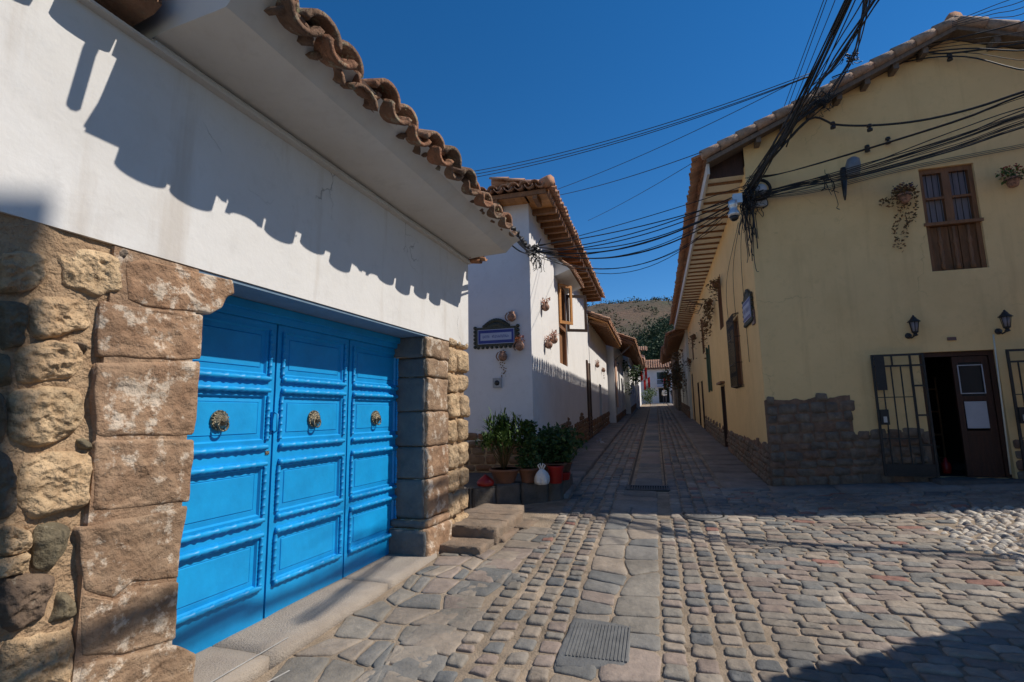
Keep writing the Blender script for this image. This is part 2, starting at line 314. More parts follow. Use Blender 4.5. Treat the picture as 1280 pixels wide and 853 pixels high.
def rockbox(mb,fn,a,b,c,seg=6,r=.03,amp=.01,nf=6,var=None):
    """rounded, roughened block"""
    seed=R.random()*50; lo=(a[0],b[0],c[0]);hi=(a[1],b[1],c[1]); vs=[];fs=[];idx={}
    ds=[hi[i]-lo[i] for i in range(3)]
    mxd=max(ds); sg=[max(2,int(round(seg*ds[i]/mxd))) for i in range(3)]
    r=min(r,min(ds)*.45)
    def vert(i,j,k):
        key=(i,j,k)
        if key in idx: return idx[key]
        q=[lo[0]+ds[0]*i/sg[0],lo[1]+ds[1]*j/sg[1],lo[2]+ds[2]*k/sg[2]]
        inn=[min(max(q[t],lo[t]+r),hi[t]-r) for t in range(3)]
        d=Vector([q[t]-inn[t] for t in range(3)])
        if d.length>1e-9: dn=d.normalized(); q=[inn[t]+dn[t]*r for t in range(3)]
        else: dn=Vector((0,0,0))
        f=fr(q,nf,seed,4)*amp
        cc=Vector([q[t]-(lo[t]+hi[t])/2 for t in range(3)]).normalized()
        dd=dn if dn.length>0 else cc
        q=[q[t]+dd[t]*f for t in range(3)]
        vs.append(fn(*q)); idx[key]=len(vs)-1; return idx[key]
    for ax in range(3):
        o=[t for t in range(3) if t!=ax]
        for side in (0,sg[ax]):
            for i in range(sg[o[0]]):
                for j in range(sg[o[1]]):
                    def kk(x,y):
                        t=[0,0,0];t[ax]=side;t[o[0]]=x;t[o[1]]=y;return vert(*t)
                    q=(kk(i,j),kk(i+1,j),kk(i+1,j+1),kk(i,j+1))
                    flip=(side==0)!=(ax==1)
                    fs.append(q[::-1] if flip else q)
    mb.add(vs,fs,var,True)
def wall(mb,fn,a,z,holes=(),depth=.2,top=None,cut=None):
    """rectangular wall face with openings and reveals; fn(a,z,d) d = inward depth"""
    A=sorted(set([a[0],a[1]]+[h[0] for h in holes]+[h[1] for h in holes])); Z=sorted(set([z[0],z[1]]+[h[2] for h in holes]+[h[3] for h in holes]))
    A=[x for x in A if a[0]<=x<=a[1]]; Z=[x for x in Z if z[0]<=x<=z[1]]
    for i in range(len(A)-1):
        for j in range(len(Z)-1):
            cx=(A[i]+A[i+1])/2;cz=(Z[j]+Z[j+1])/2
            if any(h[0]<cx<h[1] and h[2]<cz<h[3] for h in holes): continue
            mb.add([fn(A[i],Z[j],0),fn(A[i+1],Z[j],0),fn(A[i+1],Z[j+1],0),fn(A[i],Z[j+1],0)],[(0,1,2,3)])
    for h in holes:
        p=[(h[0],h[2]),(h[1],h[2]),(h[1],h[3]),(h[0],h[3])]
        for i in range(4):
            q=p[i];w=p[(i+1)%4]
            mb.add([fn(*q,0),fn(*w,0),fn(*w,depth),fn(*q,depth)],[(0,1,2,3)])
def tiles(mb,P,a,b,nc,nr,w=.23,Lh=.42,ov=.09,rr=.095,jit=1,seg=6,pan=True,thick=.014,back=0,flat=.85):
    """barrel tiles: P eave start, a along eave, b up the slope"""
    a=Vector(a).normalized();b=Vector(b).normalized();n=a.cross(b).normalized()
    if n.z<0:n=-n
    def halfpipe(p0,l,r0,r1,z0,z1,sgn,var,yaw):
        ax=(b+a*yaw).normalized(); vs=[];fs=[]
        for (t,r,zz) in ((0,r0,z0),(l,r1,z1)):
            for th,rq in ((0,r),(1,r-thick)):
                for k in range(seg+1):
                    an=math.pi*k/seg
                    vs.append(p0+ax*t+a*(math.cos(an)*rq)+n*(zz+sgn*math.sin(an)*rq*flat))
        m=seg+1
        for k in range(seg):
            fs.append((k,k+1,2*m+k+1,2*m+k)); fs.append((m+k,3*m+k,3*m+k+1,m+k+1)); fs.append((k,m+k,m+k+1,k+1)); fs.append((2*m+k,2*m+k+1,3*m+k+1,3*m+k))
        fs.append((0,2*m,3*m,m)); fs.append((seg,m+seg,3*m+seg,2*m+seg))
        mb.add(vs,fs,var,True)
    for c in range(nc):
        for r in range(nr):
            j=lambda s:R.uniform(-s,s)*jit
            if pan: halfpipe(P+a*((c+.5)*w+j(.008))+b*(r*(Lh-ov)-.03+back+j(.02)),Lh,rr*.95,rr*1.05,.04,.03,-1,R.random(),j(.03))
            halfpipe(P+a*(c*w+j(.012))+b*(r*(Lh-ov)+j(.025)),Lh,rr*1.12,rr*.88,.035+j(.008),.02,1,R.random(),j(.05))
def foliage(mb,c,rx,ry,rz,n,size,droop=0,var=None,shell=.0):
    for _ in range(n):
        while True:
            p=Vector((R.uniform(-1,1),R.uniform(-1,1),R.uniform(-1,1)))
            if shell<p.length<1: break
        q=Vector(c)+Vector((p.x*rx,p.y*ry,p.z*rz))
        leaf(mb,q,size*R.uniform(.6,1.3))
def leaf(mb,q,s,d=None):
    d=d or Vector((R.gauss(0,1),R.gauss(0,1),R.gauss(0,.8))).normalized()
    e=d.orthogonal().normalized(); e=(e*math.cos(t:=R.uniform(0,6.3))+d.cross(e)*math.sin(t)).normalized()
    f=d.cross(e)*s*.28
    mb.add([q,q+d*s*.5+f+e*s*.05,q+d*s,q+d*s*.5-f+e*s*.05],[(0,1,2,3)])
def blade(mb,q,d,l,w,bend=.5,seg=4):
    d=Vector(d).normalized(); sd=d.cross(UP); sd=sd.normalized() if sd.length>.01 else Vector((1,0,0)); vs=[];p=Vector(q)
    for i in range(seg+1):
        t=i/seg; ww=w*math.sin(math.pi*min(1,.12+t*.88))*.5
        vs+= [p-sd*ww,p+sd*ww]
        d=(d-UP*bend/seg*t).normalized(); p=p+d*l/seg
    mb.add(vs,[(2*i,2*i+1,2*i+3,2*i+2) for i in range(seg)])
def cat_pts(p,q,sag,n=14):
    p=Vector(p);q=Vector(q); return [p.lerp(q,i/n)-UP*sag*4*(i/n)*(1-i/n) for i in range(n+1)]
# ================================================================== GROUND
gm=MB()
us=[-60,-40,-25,-15,-10,-7,-5,-4.2,-3.5,-3,-2.5,-2,-1.5,-1,-.5,0,.5,1,2,3,4,5,6,8,12,20,40,70]
vs_=[-40,-25,-15,-12,-10,-9,-8,-7.5,-7,-6.5,-6,-5.5,-5,-4.5,-4,-3.5,-3,-2.5,-2,-1.5,-1,-.5,0,1,2,3,5,7,10,14,18,24,30,36,42,50,60,80,120,200,400]
gv=[S(u,v,G(u,v)-.022) for v in vs_ for u in us]; nu=len(us)
gv=[q+UP*.0175 for q in gv]
gm.add(gv,[(j*nu+i,j*nu+i+1,(j+1)*nu+i+1,(j+1)*nu+i) for j in range(len(vs_)-1) for i in range(nu-1)],smooth=True)
struct('ground',gm,M['ground'])
def Sg(u,v,h): return S(u,v,G(u,v)+h)
def Lg(s,n,h):
    p=L(s,n,0); return Vector((p.x,p.y,Gw(p.x,p.y)+h))
def quadstone(mb,fn,q,out=.02,per=12,rings=3,amp=.006,thick=.05,facet=.05,cha=1,gap=.012,nf=14,var=None,p=18,cr=.08,rimj=.012):
    cx=sum(x for x,_ in q)/len(q);cy=sum(y for _,y in q)/len(q)
    qq=[]
    for x,y in q:
        d=math.hypot(x-cx,y-cy); k=max(.3,1-gap/max(d,.01)*1.3); qq.append((cx+(x-cx)*k,cy+(y-cy)*k))
    stone(mb,qq,fn,out=out,thick=thick,rings=rings,per=per,amp=amp,p=p,cha=cha,nf=nf,rimj=rimj,facet=facet,var=var,cr=cr)
def inleft(u,v): # inside left building / ledge footprint -> skip
    p=S(u,v,0); return p.dot(NL)<-2.92
setts=MB()
def strip(u0,u1,cols,v0,v1,ln,gap=.016,near=True,jit=.02,out=.018,wob=0):
    w=(u1-u0)/cols
    for c in range(cols):
        v=v0+R.random()*ln
        while v<v1:
            l=ln*R.uniform(.75,1.3)*(1 if v<4 else 1.25)
            j=lambda:R.uniform(-jit,jit)
            o=wob*math.sin(v*1.1+c)
            q=[(u0+c*w+j()*.6+o,v+j()),(u0+(c+1)*w+j()*.6+o,v+j()),(u0+(c+1)*w+j()*.6+o,v+l+j()),(u0+c*w+j()*.6+o,v+l+j())]
            far=v>6
            if not inleft((u0+u1)/2,v) and v>-9.3:
                quadstone(setts,Sg,q,per=8 if far else (24 if v<-3.5 else 16),rings=2 if far else 5,amp=0 if far else .006,gap=gap,out=out*R.uniform(.6,1.25))
            v+=l
# strip A: four setts wide with broad sandy joints
strip(-3.48,-2.72,4,-9.2,-1.2,.17,gap=.026,wob=.02)
strip(-3.48,-2.56,5,-1.2,16,.2,gap=.012)
strip(-3.48,-2.56,4,16,50,.34,gap=.012)
# centre slabs
def slabs(mb,u0,u1,v0,v1,size,gap=.012,fn=Sg,jit=.1,out=.012,skip=None,**kw):
    v=v0
    nrow=0
    cuts=[]
    while v<v1: cuts.append(v); v+=size*R.uniform(.7,1.3)
    cuts.append(v)
    nc=max(1,round((u1-u0)/size))
    grid=[[(u0+(u1-u0)*c/nc+(R.uniform(-jit,jit)*size if 0<c<nc else 0),cv+R.uniform(-jit,jit)*size*(1.2 if nc>1 else 2)) for c in range(nc+1)] for cv in cuts]
    for i in range(len(cuts)-1):
        for c in range(nc):
            q=[grid[i][c],grid[i][c+1],grid[i+1][c+1],grid[i+1][c]]
            cx=sum(x for x,_ in q)/4;cy=sum(y for _,y in q)/4
            if skip and skip(cx,cy): continue
            if nc>1 and R.random()<.14:
                m1=((q[0][0]+q[3][0])/2,(q[0][1]+q[3][1])/2+R.uniform(-.05,.05));m2=((q[1][0]+q[2][0])/2,(q[1][1]+q[2][1])/2+R.uniform(-.05,.05))
                for qq in ([q[0],q[1],m2,m1],[m1,m2,q[2],q[3]]): quadstone(mb,fn,qq,gap=gap,per=20,rings=5,amp=.007,out=out,facet=.02,p=22,cha=1,cr=.05,nf=8,var=R.random()*.6,**kw)
            else: quadstone(mb,fn,q,gap=gap,per=24,rings=5,amp=.007,out=out*R.uniform(.8,1.2),facet=.02,p=22,cha=1,cr=.05,nf=8,var=R.random()*.6,**kw)
slabs(setts,-2.72,-2.0,-9.2,-1.9,.46,jit=.22)
slabs(setts,-2.72,-2.0,-1.9,-.6,.5,jit=.1)
# channel along the middle of the street (slightly sunk slabs between lines of kerb setts)
slabs(setts,-2.44,-1.9,.1,50,.62,jit=.05,fn=lambda u,v,h:Sg(u,v,h-.006))
quadstone(setts,lambda u,v,h:Sg(u,v,h+.010),[(-2.72,-6.72),(-2.2,-6.62),(-2.24,-5.98),(-2.70,-5.93)],out=.01,per=30,rings=5,gap=.004,facet=0,cr=.03,amp=.003,var=.70)
for k in range(17):
    a=-2.66+k*.026; setts.box(lambda u,v,h:Sg(u,v,h),(a,a+.012),(-6.58,-6.04),(.012,.0265),.70)
# strip B: dirt-jointed setts
strip(-2.0,-1.22,4,-9.2,-2.6,.17,gap=.022,wob=.015)
strip(-1.83,-.9,5,-2.6,16,.2,gap=.012)
strip(-1.83,-.9,4,16,50,.34,gap=.012)
# brick-like setts running across, right of the line
v=-9.0;row=0
while v<-.15:
    h=R.uniform(.115,.15); u=-1.2-(.13 if row%2 else 0)+R.uniform(-.03,.03)
    if u<-1.22:u=-1.22
    uend=1.15+R.uniform(-.2,.25)+ (0 if v>-4.6 else 3.2) + (.35 if -2.6<v else 0)
    if v>-1.7: uend=4.6
    bow=.03
    while u<uend:
        l=R.uniform(.18,.33)
        hole=((u+l/2+1.37)**2+(v+h/2+2.25)**2)<.4**2
        if not hole:
            j=lambda:R.uniform(-.014,.014)
            quadstone(setts,Sg,[(u+j(),v+j()),(u+l+j(),v+j()),(u+l+j(),v+h+j()),(u+j(),v+h+j())],per=26 if v<-3 else 16,rings=5,amp=.007,gap=.011,out=R.uniform(.008,.02),facet=.07,cr=.07,nf=18,rimj=.016)
        u+=l
    v+=h;row+=1
# irregular flagstones by the blue gate (left building frame)
slabs(setts,.6,6.0,-2.88,-1.72,.33,jit=.24,gap=.016,fn=Lg,skip=lambda s,n:uv(L(s,n,0))[0]>-3.5 or n>-1.3)
slabs(setts,3.0,7.1,-2.3,-1.8,.33,jit=.2,gap=.014,fn=Lg,skip=lambda s,n:uv(L(s,n,0))[0]>-3.55)
slabs(setts,.6,5.0,-1.72,-1.3,.33,jit=.2,gap=.014,fn=Lg,skip=lambda s,n:uv(L(s,n,0))[0]>-3.6)
struct('cobbled_street',setts,M['sett'])
dg=MB()
for a0,a1 in ((-2.55,-2.50),(-1.87,-1.845)):
    for k in range(100): dg.add([Sg(a0,.0+k*.5,-.004),Sg(a1,k*.5,-.004),Sg(a1,k*.5+.5,-.004),Sg(a0,k*.5+.5,-.004)],[(0,1,2,3)])
dg.add([Sg(-2.56,-.5,.002),Sg(-1.78,-.5,.002),Sg(-1.78,-.05,.002),Sg(-2.56,-.05,.002)],[(0,1,2,3)])
struct('drain_channel',dg,M['soil'])
# pebbles to the right
pb=MB()
v=-4.7
while v<-1.75:
    u=1.35+R.uniform(-.1,.1)+(.1 if v<-3.5 else 0)
    if v>-2.7:u+=.3
    while u<4.8:
        a=R.uniform(.045,.085);b=R.uniform(.028,.045);t=R.uniform(-.6,.6)
        ct,st=math.cos(t),math.sin(t)
        pts=[(u+R.uniform(-.01,.01)+ct*a*math.cos(k*math.pi/4)-st*b*math.sin(k*math.pi/4),v+R.uniform(-.01,.01)+st*a*math.cos(k*math.pi/4)+ct*b*math.sin(k*math.pi/4)) for k in range(8)]
        stone(pb,pts,Sg,out=R.uniform(.02,.045),thick=.04,rings=3,per=9,amp=0,p=2,cha=0,rimj=0,facet=.2)
        u+=a*2+.012
    v+=.075
o=struct('pebble_paving',pb,M['pebble'],'stuff'); tag(o,'rounded river pebbles set in the ground at the right of the crossing','pebbles')
# pavements
wk=MB()
v=-1.3
while v<50:
    l=R.uniform(.7,1.1); rockbox(wk,lambda u,vv,h:Sg(u,vv,h),(-4.45,-3.52),(v+.006,v+l-.006),(-.1,.075+R.uniform(-.004,.004)),seg=5,r=.014,amp=.006,nf=2); v+=l
struct('left_pavement',wk,M['walk'])
wk=MB(); v=-.25
while v<50:
    l=R.uniform(.7,1.1); rockbox(wk,lambda u,vv,h:Sg(u,vv,h),(-.84,.12),(v+.006,v+l-.006),(-.1,.03+R.uniform(-.004,.004)),seg=5,r=.014,amp=.006,nf=2); v+=l
struct('right_pavement',wk,M['walk'])
wk=MB(); u=-.1
while u<8:
    l=R.uniform(.7,1.2); rockbox(wk,lambda a,b,h:Sg(a,b,h),(u+.006,u+l-.006),(-.62,.02),(-.1,.055),seg=5,r=.014,amp=.006,nf=2); u+=l
struct('shop_pavement',wk,M['walk'])
# threshold slab of the gate
wk=MB(); s=.4
while s<5.6:
    l=R.uniform(.9,1.5); e=min(s+l,5.62); rockbox(wk,lambda a,b,h:L(a,b,-.165+.0275*a+h),(s+.003,e-.003),(-3.6,-2.93),(-.12,.03),seg=9,r=.012,amp=.008,nf=3); s=e
struct('gate_threshold_pavement',wk,M['slab'])
# painted white lines
ln=MB()
def stripline(p,q,w):
    for i in range(6):
        a=p.lerp(q,i/6);b=p.lerp(q,(i+1)/6); d=(b-a).normalized();sd=Vector((d.y,-d.x,0))*w/2
        ln.add([a-sd,a+sd,b+sd,b-sd],[(0,1,2,3)])
def thr(x,y):
    # on the threshold top
    d=ray(x,y);P=CAM
    z=-.1
    for _ in range(8):
        P=onz(x,y,z); z=-.165+.0275*P.dot(HL)+.037
    return P
stripline(thr(255,858),thr(360,797),.014)
solo('painted_line',ln,M['line'],'longer thin white painted line on the gate threshold slab','painted line')
ln=MB(); stripline(thr(325,858)+UP*.0,thr(362,838),.014)
solo('painted_line',ln,M['line'],'shorter thin white line beside the longer one, nearer the cobbles','painted line')
# raised corner step beyond the gate pier
st=MB()
for (s0,s1) in ((6.2,6.622),(6.626,7.0),(7.004,7.36)):
    rockbox(st,lambda a,b,h:L(a,b,h),(s0,s1),(-3.3,-2.42-R.uniform(0,.03)),(-.1,.215+R.uniform(-.012,.008)),seg=14,r=.012,amp=.016,nf=7)
rockbox(st,lambda a,b,h:L(a,b,h),(7.1,7.9),(-3.3,-2.6),(-.1,.205),seg=9,r=.03,amp=.01,nf=5)
solo('corner_step',st,M['steps'],'worn raised stone step at the corner beyond the gate pier','step')
st=MB()
for (s0,s1,n1) in ((5.75,6.31,-2.45),(6.314,6.91,-2.36),(6.914,7.5,-2.25)):
    rockbox(st,lambda a,b,h:L(a,b,h),(s0,s1),(-3.1,n1),(-.1,.07+R.uniform(-.01,.008)),seg=14,r=.01,amp=.014,nf=7)
solo('low_step',st,M['steps'],'flat low stone kerb step below the raised corner step','step')
# manhole
mh=MB(); c=Sg(-1.37,-2.25,.02)
mh.lathe(c-UP*.05,UP,[(0,.33),(.05,.33),(.05,.29),(.043,.285),(.043,.27),(.05,.265),(.052,.0)],28,.5)
for i in range(-4,5):
    for j in range(-4,5):
        if i*i+j*j<17: mh.box(lambda a,b,h:Sg(-1.37+a,-2.25+b,h),(i*.055-.014,i*.055+.014),(j*.055-.014,j*.055+.014),(.020,.026),.5)
solo('manhole_cover',mh,M['castiron'],'round iron manhole cover set in the cobbles at the mouth of the street','manhole cover')
gt=MB(); 
for k in range(17):
    a=-2.52+k*.045; gt.box(Sg,(a,a+.02),(-.45,-.1),(.004,.026),.5)
gt.box(Sg,(-2.56,-1.78),(-.5,-.45),(-.03,.028),.5);gt.box(Sg,(-2.56,-1.78),(-.1,-.05),(-.03,.028),.5)
gt.box(Sg,(-2.56,-2.53),(-.447,-.103),(-.03,.028),.5);gt.box(Sg,(-1.81,-1.78),(-.447,-.103),(-.03,.028),.5)
solo('drain_grate',gt,M['iron'],'slotted iron drain grate across the foot of the street channel','drain grate')
# ================================================================== LEFT HOUSE WITH BLUE GATE
NF=-3.05; DN=-3.48
lh=thing('white_gate_house',L(4,-3.3,-.1),'white plastered house with stone piers and a blue gate on the left','house')
fL=lambda s,z,d:L(s,NF-d,z)
w=MB()
wall(w,fL,(-3,6.78),(2.6,3.93))
# underside of the lintel and solid sides
w.add([fL(-3,2.6,0),fL(6.78,2.6,0),fL(6.78,2.6,.6),fL(-3,2.6,.6)],[(0,1,2,3)])
w.add([L(6.78,NF,2.6),L(6.78,NF,3.93),L(6.78,-9,3.93),L(6.78,-9,2.6)],[(0,1,2,3)])
w.add([L(6.74,-3.25,-.2),L(6.74,-3.25,2.6),L(6.74,-9,2.6),L(6.74,-9,-.2)],[(0,1,2,3)])
w.add([L(-3,NF,2.6),L(-3,-9,2.6),L(-3,-9,3.93),L(-3,NF,3.93)],[(0,1,2,3)])
w.add([L(-3,-9,-.3),L(6.74,-9,-.3),L(6.74,-9,3.93),L(-3,-9,3.93)],[(0,1,2,3)])
part('wall',w,M['white'],lh)
# lintel soffit strip (grey blue)
w=MB(); w.box(lambda a,b,c:L(a,b,c),(2.4,5.62),(-3.5,-3.062),(2.574,2.597)); part('lintel_soffit',w,M['fasciablue'],lh)
# eave: moulding, flat plastered soffit, tilted fascia
e=MB()
def sweep(mb,prof,s0,s1,n=24,jit=.006):
    m=len(prof); vs=[]
    for i in range(n+1):
        s=s0+(s1-s0)*i/n
        for k,(nn,zz) in enumerate(prof):
            vs.append(L(s,nn+fr((s,nn,0),1.3,3)*jit,zz+fr((s,zz,5),1.3,3)*jit-.012*(s-4)))
    fs=[(i*m+k,i*m+k+1,(i+1)*m+k+1,(i+1)*m+k) for i in range(n) for k in range(m-1)]
    mb.add(vs,fs,None,False)
    mb.add([vs[k] for k in range(m)],[tuple(range(m))]); mb.add([vs[n*m+k] for k in range(m)],[tuple(range(m))[::-1]])
sweep(e,[(-3.4,3.88),(-3.0,3.88),(-2.99,3.895),(-3.0,3.91),(-3.03,3.915),(-3.03,3.925),(-2.9,3.94),(-2.7,3.945),(-2.5,3.95),(-2.42,3.955),(-2.405,3.97),(-2.30,4.07),(-2.205,4.115),(-2.4,4.16),(-3.4,4.6),(-3.4,3.88)],1.98,6.72)
part('eave_soffit',e,M['eave'],lh)
e=MB(); sweep(e,[(-3.4,3.86),(-2.99,3.86),(-2.985,3.875),(-3.0,3.882),(-3.4,3.882)],-3,6.76,30,.004); part('cornice_moulding',e,M['eave'],lh)
e=MB(); sweep(e,[(-3.4,3.9),(-2.90,3.98),(-2.84,4.02),(-2.85,4.10),(-3.4,4.5),(-3.4,3.9)],-3,1.9,20,.02); part('broken_eave',e,M['tiledark'],lh,'ragged mossy older stretch of the eave')
t=MB(); slope=(-NL+UP*.42).normalized()
tiles(t,L(2.12,-2.19,4.10),HL,slope,12,5,w=.375,Lh=.5,rr=.165,jit=2.8,seg=10,thick=.05,flat=.68)
# a second course of bedding tiles under the edge, as the photo shows two layers at the lip
tiles(t,L(2.30,-2.30,4.01),HL,slope,12,1,w=.375,Lh=.5,rr=.15,jit=3,seg=9,pan=False,thick=.045,flat=.55)
tiles(t,L(-2.9,-2.80,4.06),HL,slope,13,4,w=.37,Lh=.5,rr=.16,jit=2,seg=9,thick=.03,flat=.55)
part('roof_tiles',t,M['tiledark'],lh)
rf=MB(); rf.add([L(-3,-2.9,4.3),L(6.7,-2.9,4.3),L(6.7,-6.2,5.75),L(-3,-6.2,5.75),L(-3,-9,4.6),L(6.7,-9,4.6)],[(0,1,2,3),(3,2,5,4)]); rf.add([L(6.7,-2.9,4.3),L(6.7,-6.2,5.75),L(6.7,-9,4.6),L(6.7,-9,3.9),L(6.7,-3.1,3.9)],[(0,1,2,3,4)])
part('roof_deck',rf,M['mortar'],lh)
ms=MB()
for _ in range(420):
    s=2.1+R.random()**.8*4.4; 
    if fr((s,0,0),1.6,9)<.05: continue
    q=L(s+R.uniform(-.02,.02),-2.2+R.uniform(-.14,.04),4.14+R.uniform(-.06,.10)); leaf(ms,q,R.uniform(.02,.045),Vector((R.uniform(-1,1),R.uniform(-1,1),1)).normalized())
o=part('roof_moss',ms,M['moss'],lh); o['kind']='stuff'
# end-corner tile stub
t=MB()
for k in range(5): tiles(t,L(6.72+.03*k,-2.93+R.uniform(-.05,.1),3.86+.03*k),HL,(-NL+UP*.2).normalized(),1,1,w=.2,Lh=.3,rr=.06,jit=2,seg=6)
part('verge_tile',t,M['tile'],lh,'broken tile ends under the corner of the eave')
# --- masonry
w=MB()
# mortar backing, left part with opening edge at pier
for (a0,a1,z0,z1) in ((-3,2.0,-.4,2.62),):
    nA,nZ=70,40; vs=[]
    for i in range(nA+1):
        for j in range(nZ+1):
            a=a0+(a1-a0)*i/nA;z=z0+(z1-z0)*j/nZ
            vs.append(L(a,NF-.034+.03*fr((a,z,0),3,1)+.018*fr((a,z,1),11,2),z))
    w.add(vs,[(i*(nZ+1)+j,(i+1)*(nZ+1)+j,(i+1)*(nZ+1)+j+1,i*(nZ+1)+j+1) for i in range(nA) for j in range(nZ)],None,True)

w.box(lambda a,b,c:L(a,b,c),(-3,1.95),(-3.9,NF-.16),(-.4,2.59))
part('mortar_core',w,M['mortar'],lh)
w=MB(); w.box(lambda a,b,c:L(a,b,c),(1.90,2.43),(-3.47,NF+.0),(-.4,2.59)); part('pier_core',w,M['ashlar'],lh)
w=MB(); w.box(lambda a,b,c:L(a,b,c),(5.60,6.72),(-3.9,NF-.05),(-.4,2.59)); part('pier_core',w,M['mortar'],lh)
rb=MB(); ash=MB(); dk=MB()
fst=lambda a,b,h:L(a,NF+h,b)
def px_stone(mb,pts,out=.05,amp=.016,p=10,**k):
    q=[pN(NF,x,y) for x,y in pts]; stone(mb,q,lambda a,b,h:L(a,NF-.035+h,b),out=out,amp=amp,p=p,thick=.12,rings=k.pop('rings',22),per=k.pop('per',72),nf=k.pop('nf',9),rimj=.026,facet=.08,cha=1,cr=.12,rough=.024,**k)
rubA=[[(69.6,313),(110,309),(156,317),(156,369),(120,377),(76,361)],
[(40,372),(78,367),(112,374),(114,411),(80,420),(42,426)],[(25,437),(66,424),(106,431),(108,456),(91,478),(26,483)],
[(18,489),(60,483),(105,488),(110,526),(96,546),(44,560),(13,552)],[(25,578),(60,566),(117,562),(118,634),(80,640),(45,652),(22,626)],
[(2,655),(44,658),(42,688),(2,695)],[(0,696),(45,690),(42,712),(0,722)],[(3,805),(60,790),(99,781),(97,870),(0,885)],[(0,312),(66,313),(60,352),(36,362),(0,366)]]
for q in rubA: px_stone(rb,q,var=R.random()*.6)
rubB=[[(0,376),(34,378),(38,405),(30,432),(0,438)],[(0,560),(18,566),(22,610),(18,648),(0,652)],[(0,724),(36,714),(68,716),(66,745),(57,772),(0,802)]]
for q in rubB: dk=MB(); px_stone(dk,q,out=.06); part('fieldstone',dk,M['dstone'],lh)
for q in ([(50,658),(72,654),(95,661),(85,692),(68,715),(47,713)],[(72,741),(90,742),(103,760),(100,773),(60,778)],[(101,427),(110,426),(117,434),(114,442),(104,440)],[(101,551),(110,548),(120,556),(118,565),(104,563)],[(138,311),(152,308),(170,316),(160,327),(147,325)],[(0,490),(10,492),(12,552),(0,556)],[(0,442),(20,444),(22,482),(0,486)]):
    dk=MB(); px_stone(dk,q,out=.055,rings=9,per=36,amp=.01,p=2.8); part('fieldstone',dk,M['dstone'],lh)
# off-frame continuation to the left and below
for zz in range(8):
    s=-2.9
    while s<1.35:
        l=R.uniform(.25,.5); z=-.3+zz*.36
        quad=[(s,z),(s+l-.04,z+R.uniform(-.03,.03)),(s+l-.04,z+.33),(s,z+.32+R.uniform(-.03,.03))]
        if s+l<1.38 or z<.1: stone(rb,quad,lambda a,b,h:L(a,NF-.035+h,b),out=.06,amp=.015,p=3,thick=.1,rings=6,per=24,nf=6)
        s+=l
ashp=[[(158,329),(175,324),(290,350),(292,366),(284,372),(277,386),(262,393),(253,391),(180,383),(160,374)],
[(124,377),(180,386),(254,394),(251,449),(184,449),(122,446)],[(121,453),(190,453),(250,452),(243,545),(180,545),(119,544)],
[(118,550),(180,549),(243,549),(236,627),(180,632),(116,638)],[(98,660),(160,648),(234,633),(224,690),(222,722),(164,728),(140,748),(104,738)],
[(104,742),(140,752),(168,733),(222,727),(220,800),(150,818),(102,820)],[(102,829),(160,818),(221,808),(244,818),(240,880),(98,900)]]
for i,q in enumerate(ashp):
    qq=[pN(NF,x,y) for x,y in q]
    stone(ash,qq,lambda a,b,h:L(a,NF+h,b),out=.014,amp=.012,p=22,thick=.43,rings=26,per=96,nf=5,rimj=.012,cha=1,cr=.025,rough=.012,edge0=.985,var=.15+.12*i)
part('stone_pier',ash,M['ashlar'],lh); ash=MB()
# right pier: ashlar blocks with jamb returning to the gate
def capz(z):return z
zs=[.40,.86,1.24,1.66,2.08,2.32,2.585]
for i in range(len(zs)-1):
    s0=5.56+R.uniform(-.015,.015)+(-.05 if i==5 else 0); s1=6.12+R.uniform(-.03,.03)
    rockbox(ash,lambda a,b,c:L(a,b,c),(s0+.012,s1),(-3.52,NF+.01),(zs[i]+.005,zs[i+1]-.005),seg=18,r=.018,amp=.014,nf=7,var=R.uniform(.2,.9))
rockbox(ash,lambda a,b,c:L(a,b,c),(5.46,6.1),(-3.52,NF+.08),(-.12,.30),seg=16,r=.03,amp=.015,nf=6,var=.3)
rockbox(ash,lambda a,b,c:L(a,b,c),(5.50,6.11),(-3.52,NF+.05),(.305,.395),seg=16,r=.03,amp=.012,nf=6,var=.35)
part('stone_pier',ash,M['ashlar'],lh)
# thin dark plates over the return: the jamb's shade painted into their colour
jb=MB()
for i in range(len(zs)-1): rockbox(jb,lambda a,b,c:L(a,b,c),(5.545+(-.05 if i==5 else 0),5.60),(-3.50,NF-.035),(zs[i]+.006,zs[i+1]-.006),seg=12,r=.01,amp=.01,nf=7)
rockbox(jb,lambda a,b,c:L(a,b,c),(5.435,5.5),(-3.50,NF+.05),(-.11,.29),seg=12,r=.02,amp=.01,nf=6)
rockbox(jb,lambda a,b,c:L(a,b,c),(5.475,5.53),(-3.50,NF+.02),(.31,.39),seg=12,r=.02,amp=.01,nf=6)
part('jamb_shade_plates',jb,M['jamb'],lh,'inner face of the gate pier, dark grey with its shade painted in')
# rubble column at the corner
part('rubble_wall',rb,M['rubble'],lh); rb=MB()
z=-.05; k=0
while z<2.6:
    h=R.uniform(.26,.36); sm=6.44+R.uniform(-.09,.09)
    if z+h>2.62: h=2.66-z
    rockbox(rb,lambda a,b,c:L(a,b,c),(6.14,sm-.015),(-3.4,NF+R.uniform(0,.03)),(z+.012,z+h-.012),seg=12,r=.05,amp=.03,nf=6)
    rockbox(rb,lambda a,b,c:L(a,b,c),(sm+.015,6.79+R.uniform(-.02,.02)),(-3.5,NF+R.uniform(0,.03)),(z+.012+R.uniform(0,.04),z+h-.012),seg=12,r=.06,amp=.03,nf=6)
    z+=h
part('corner_stones',rb,M['rubble'],lh)
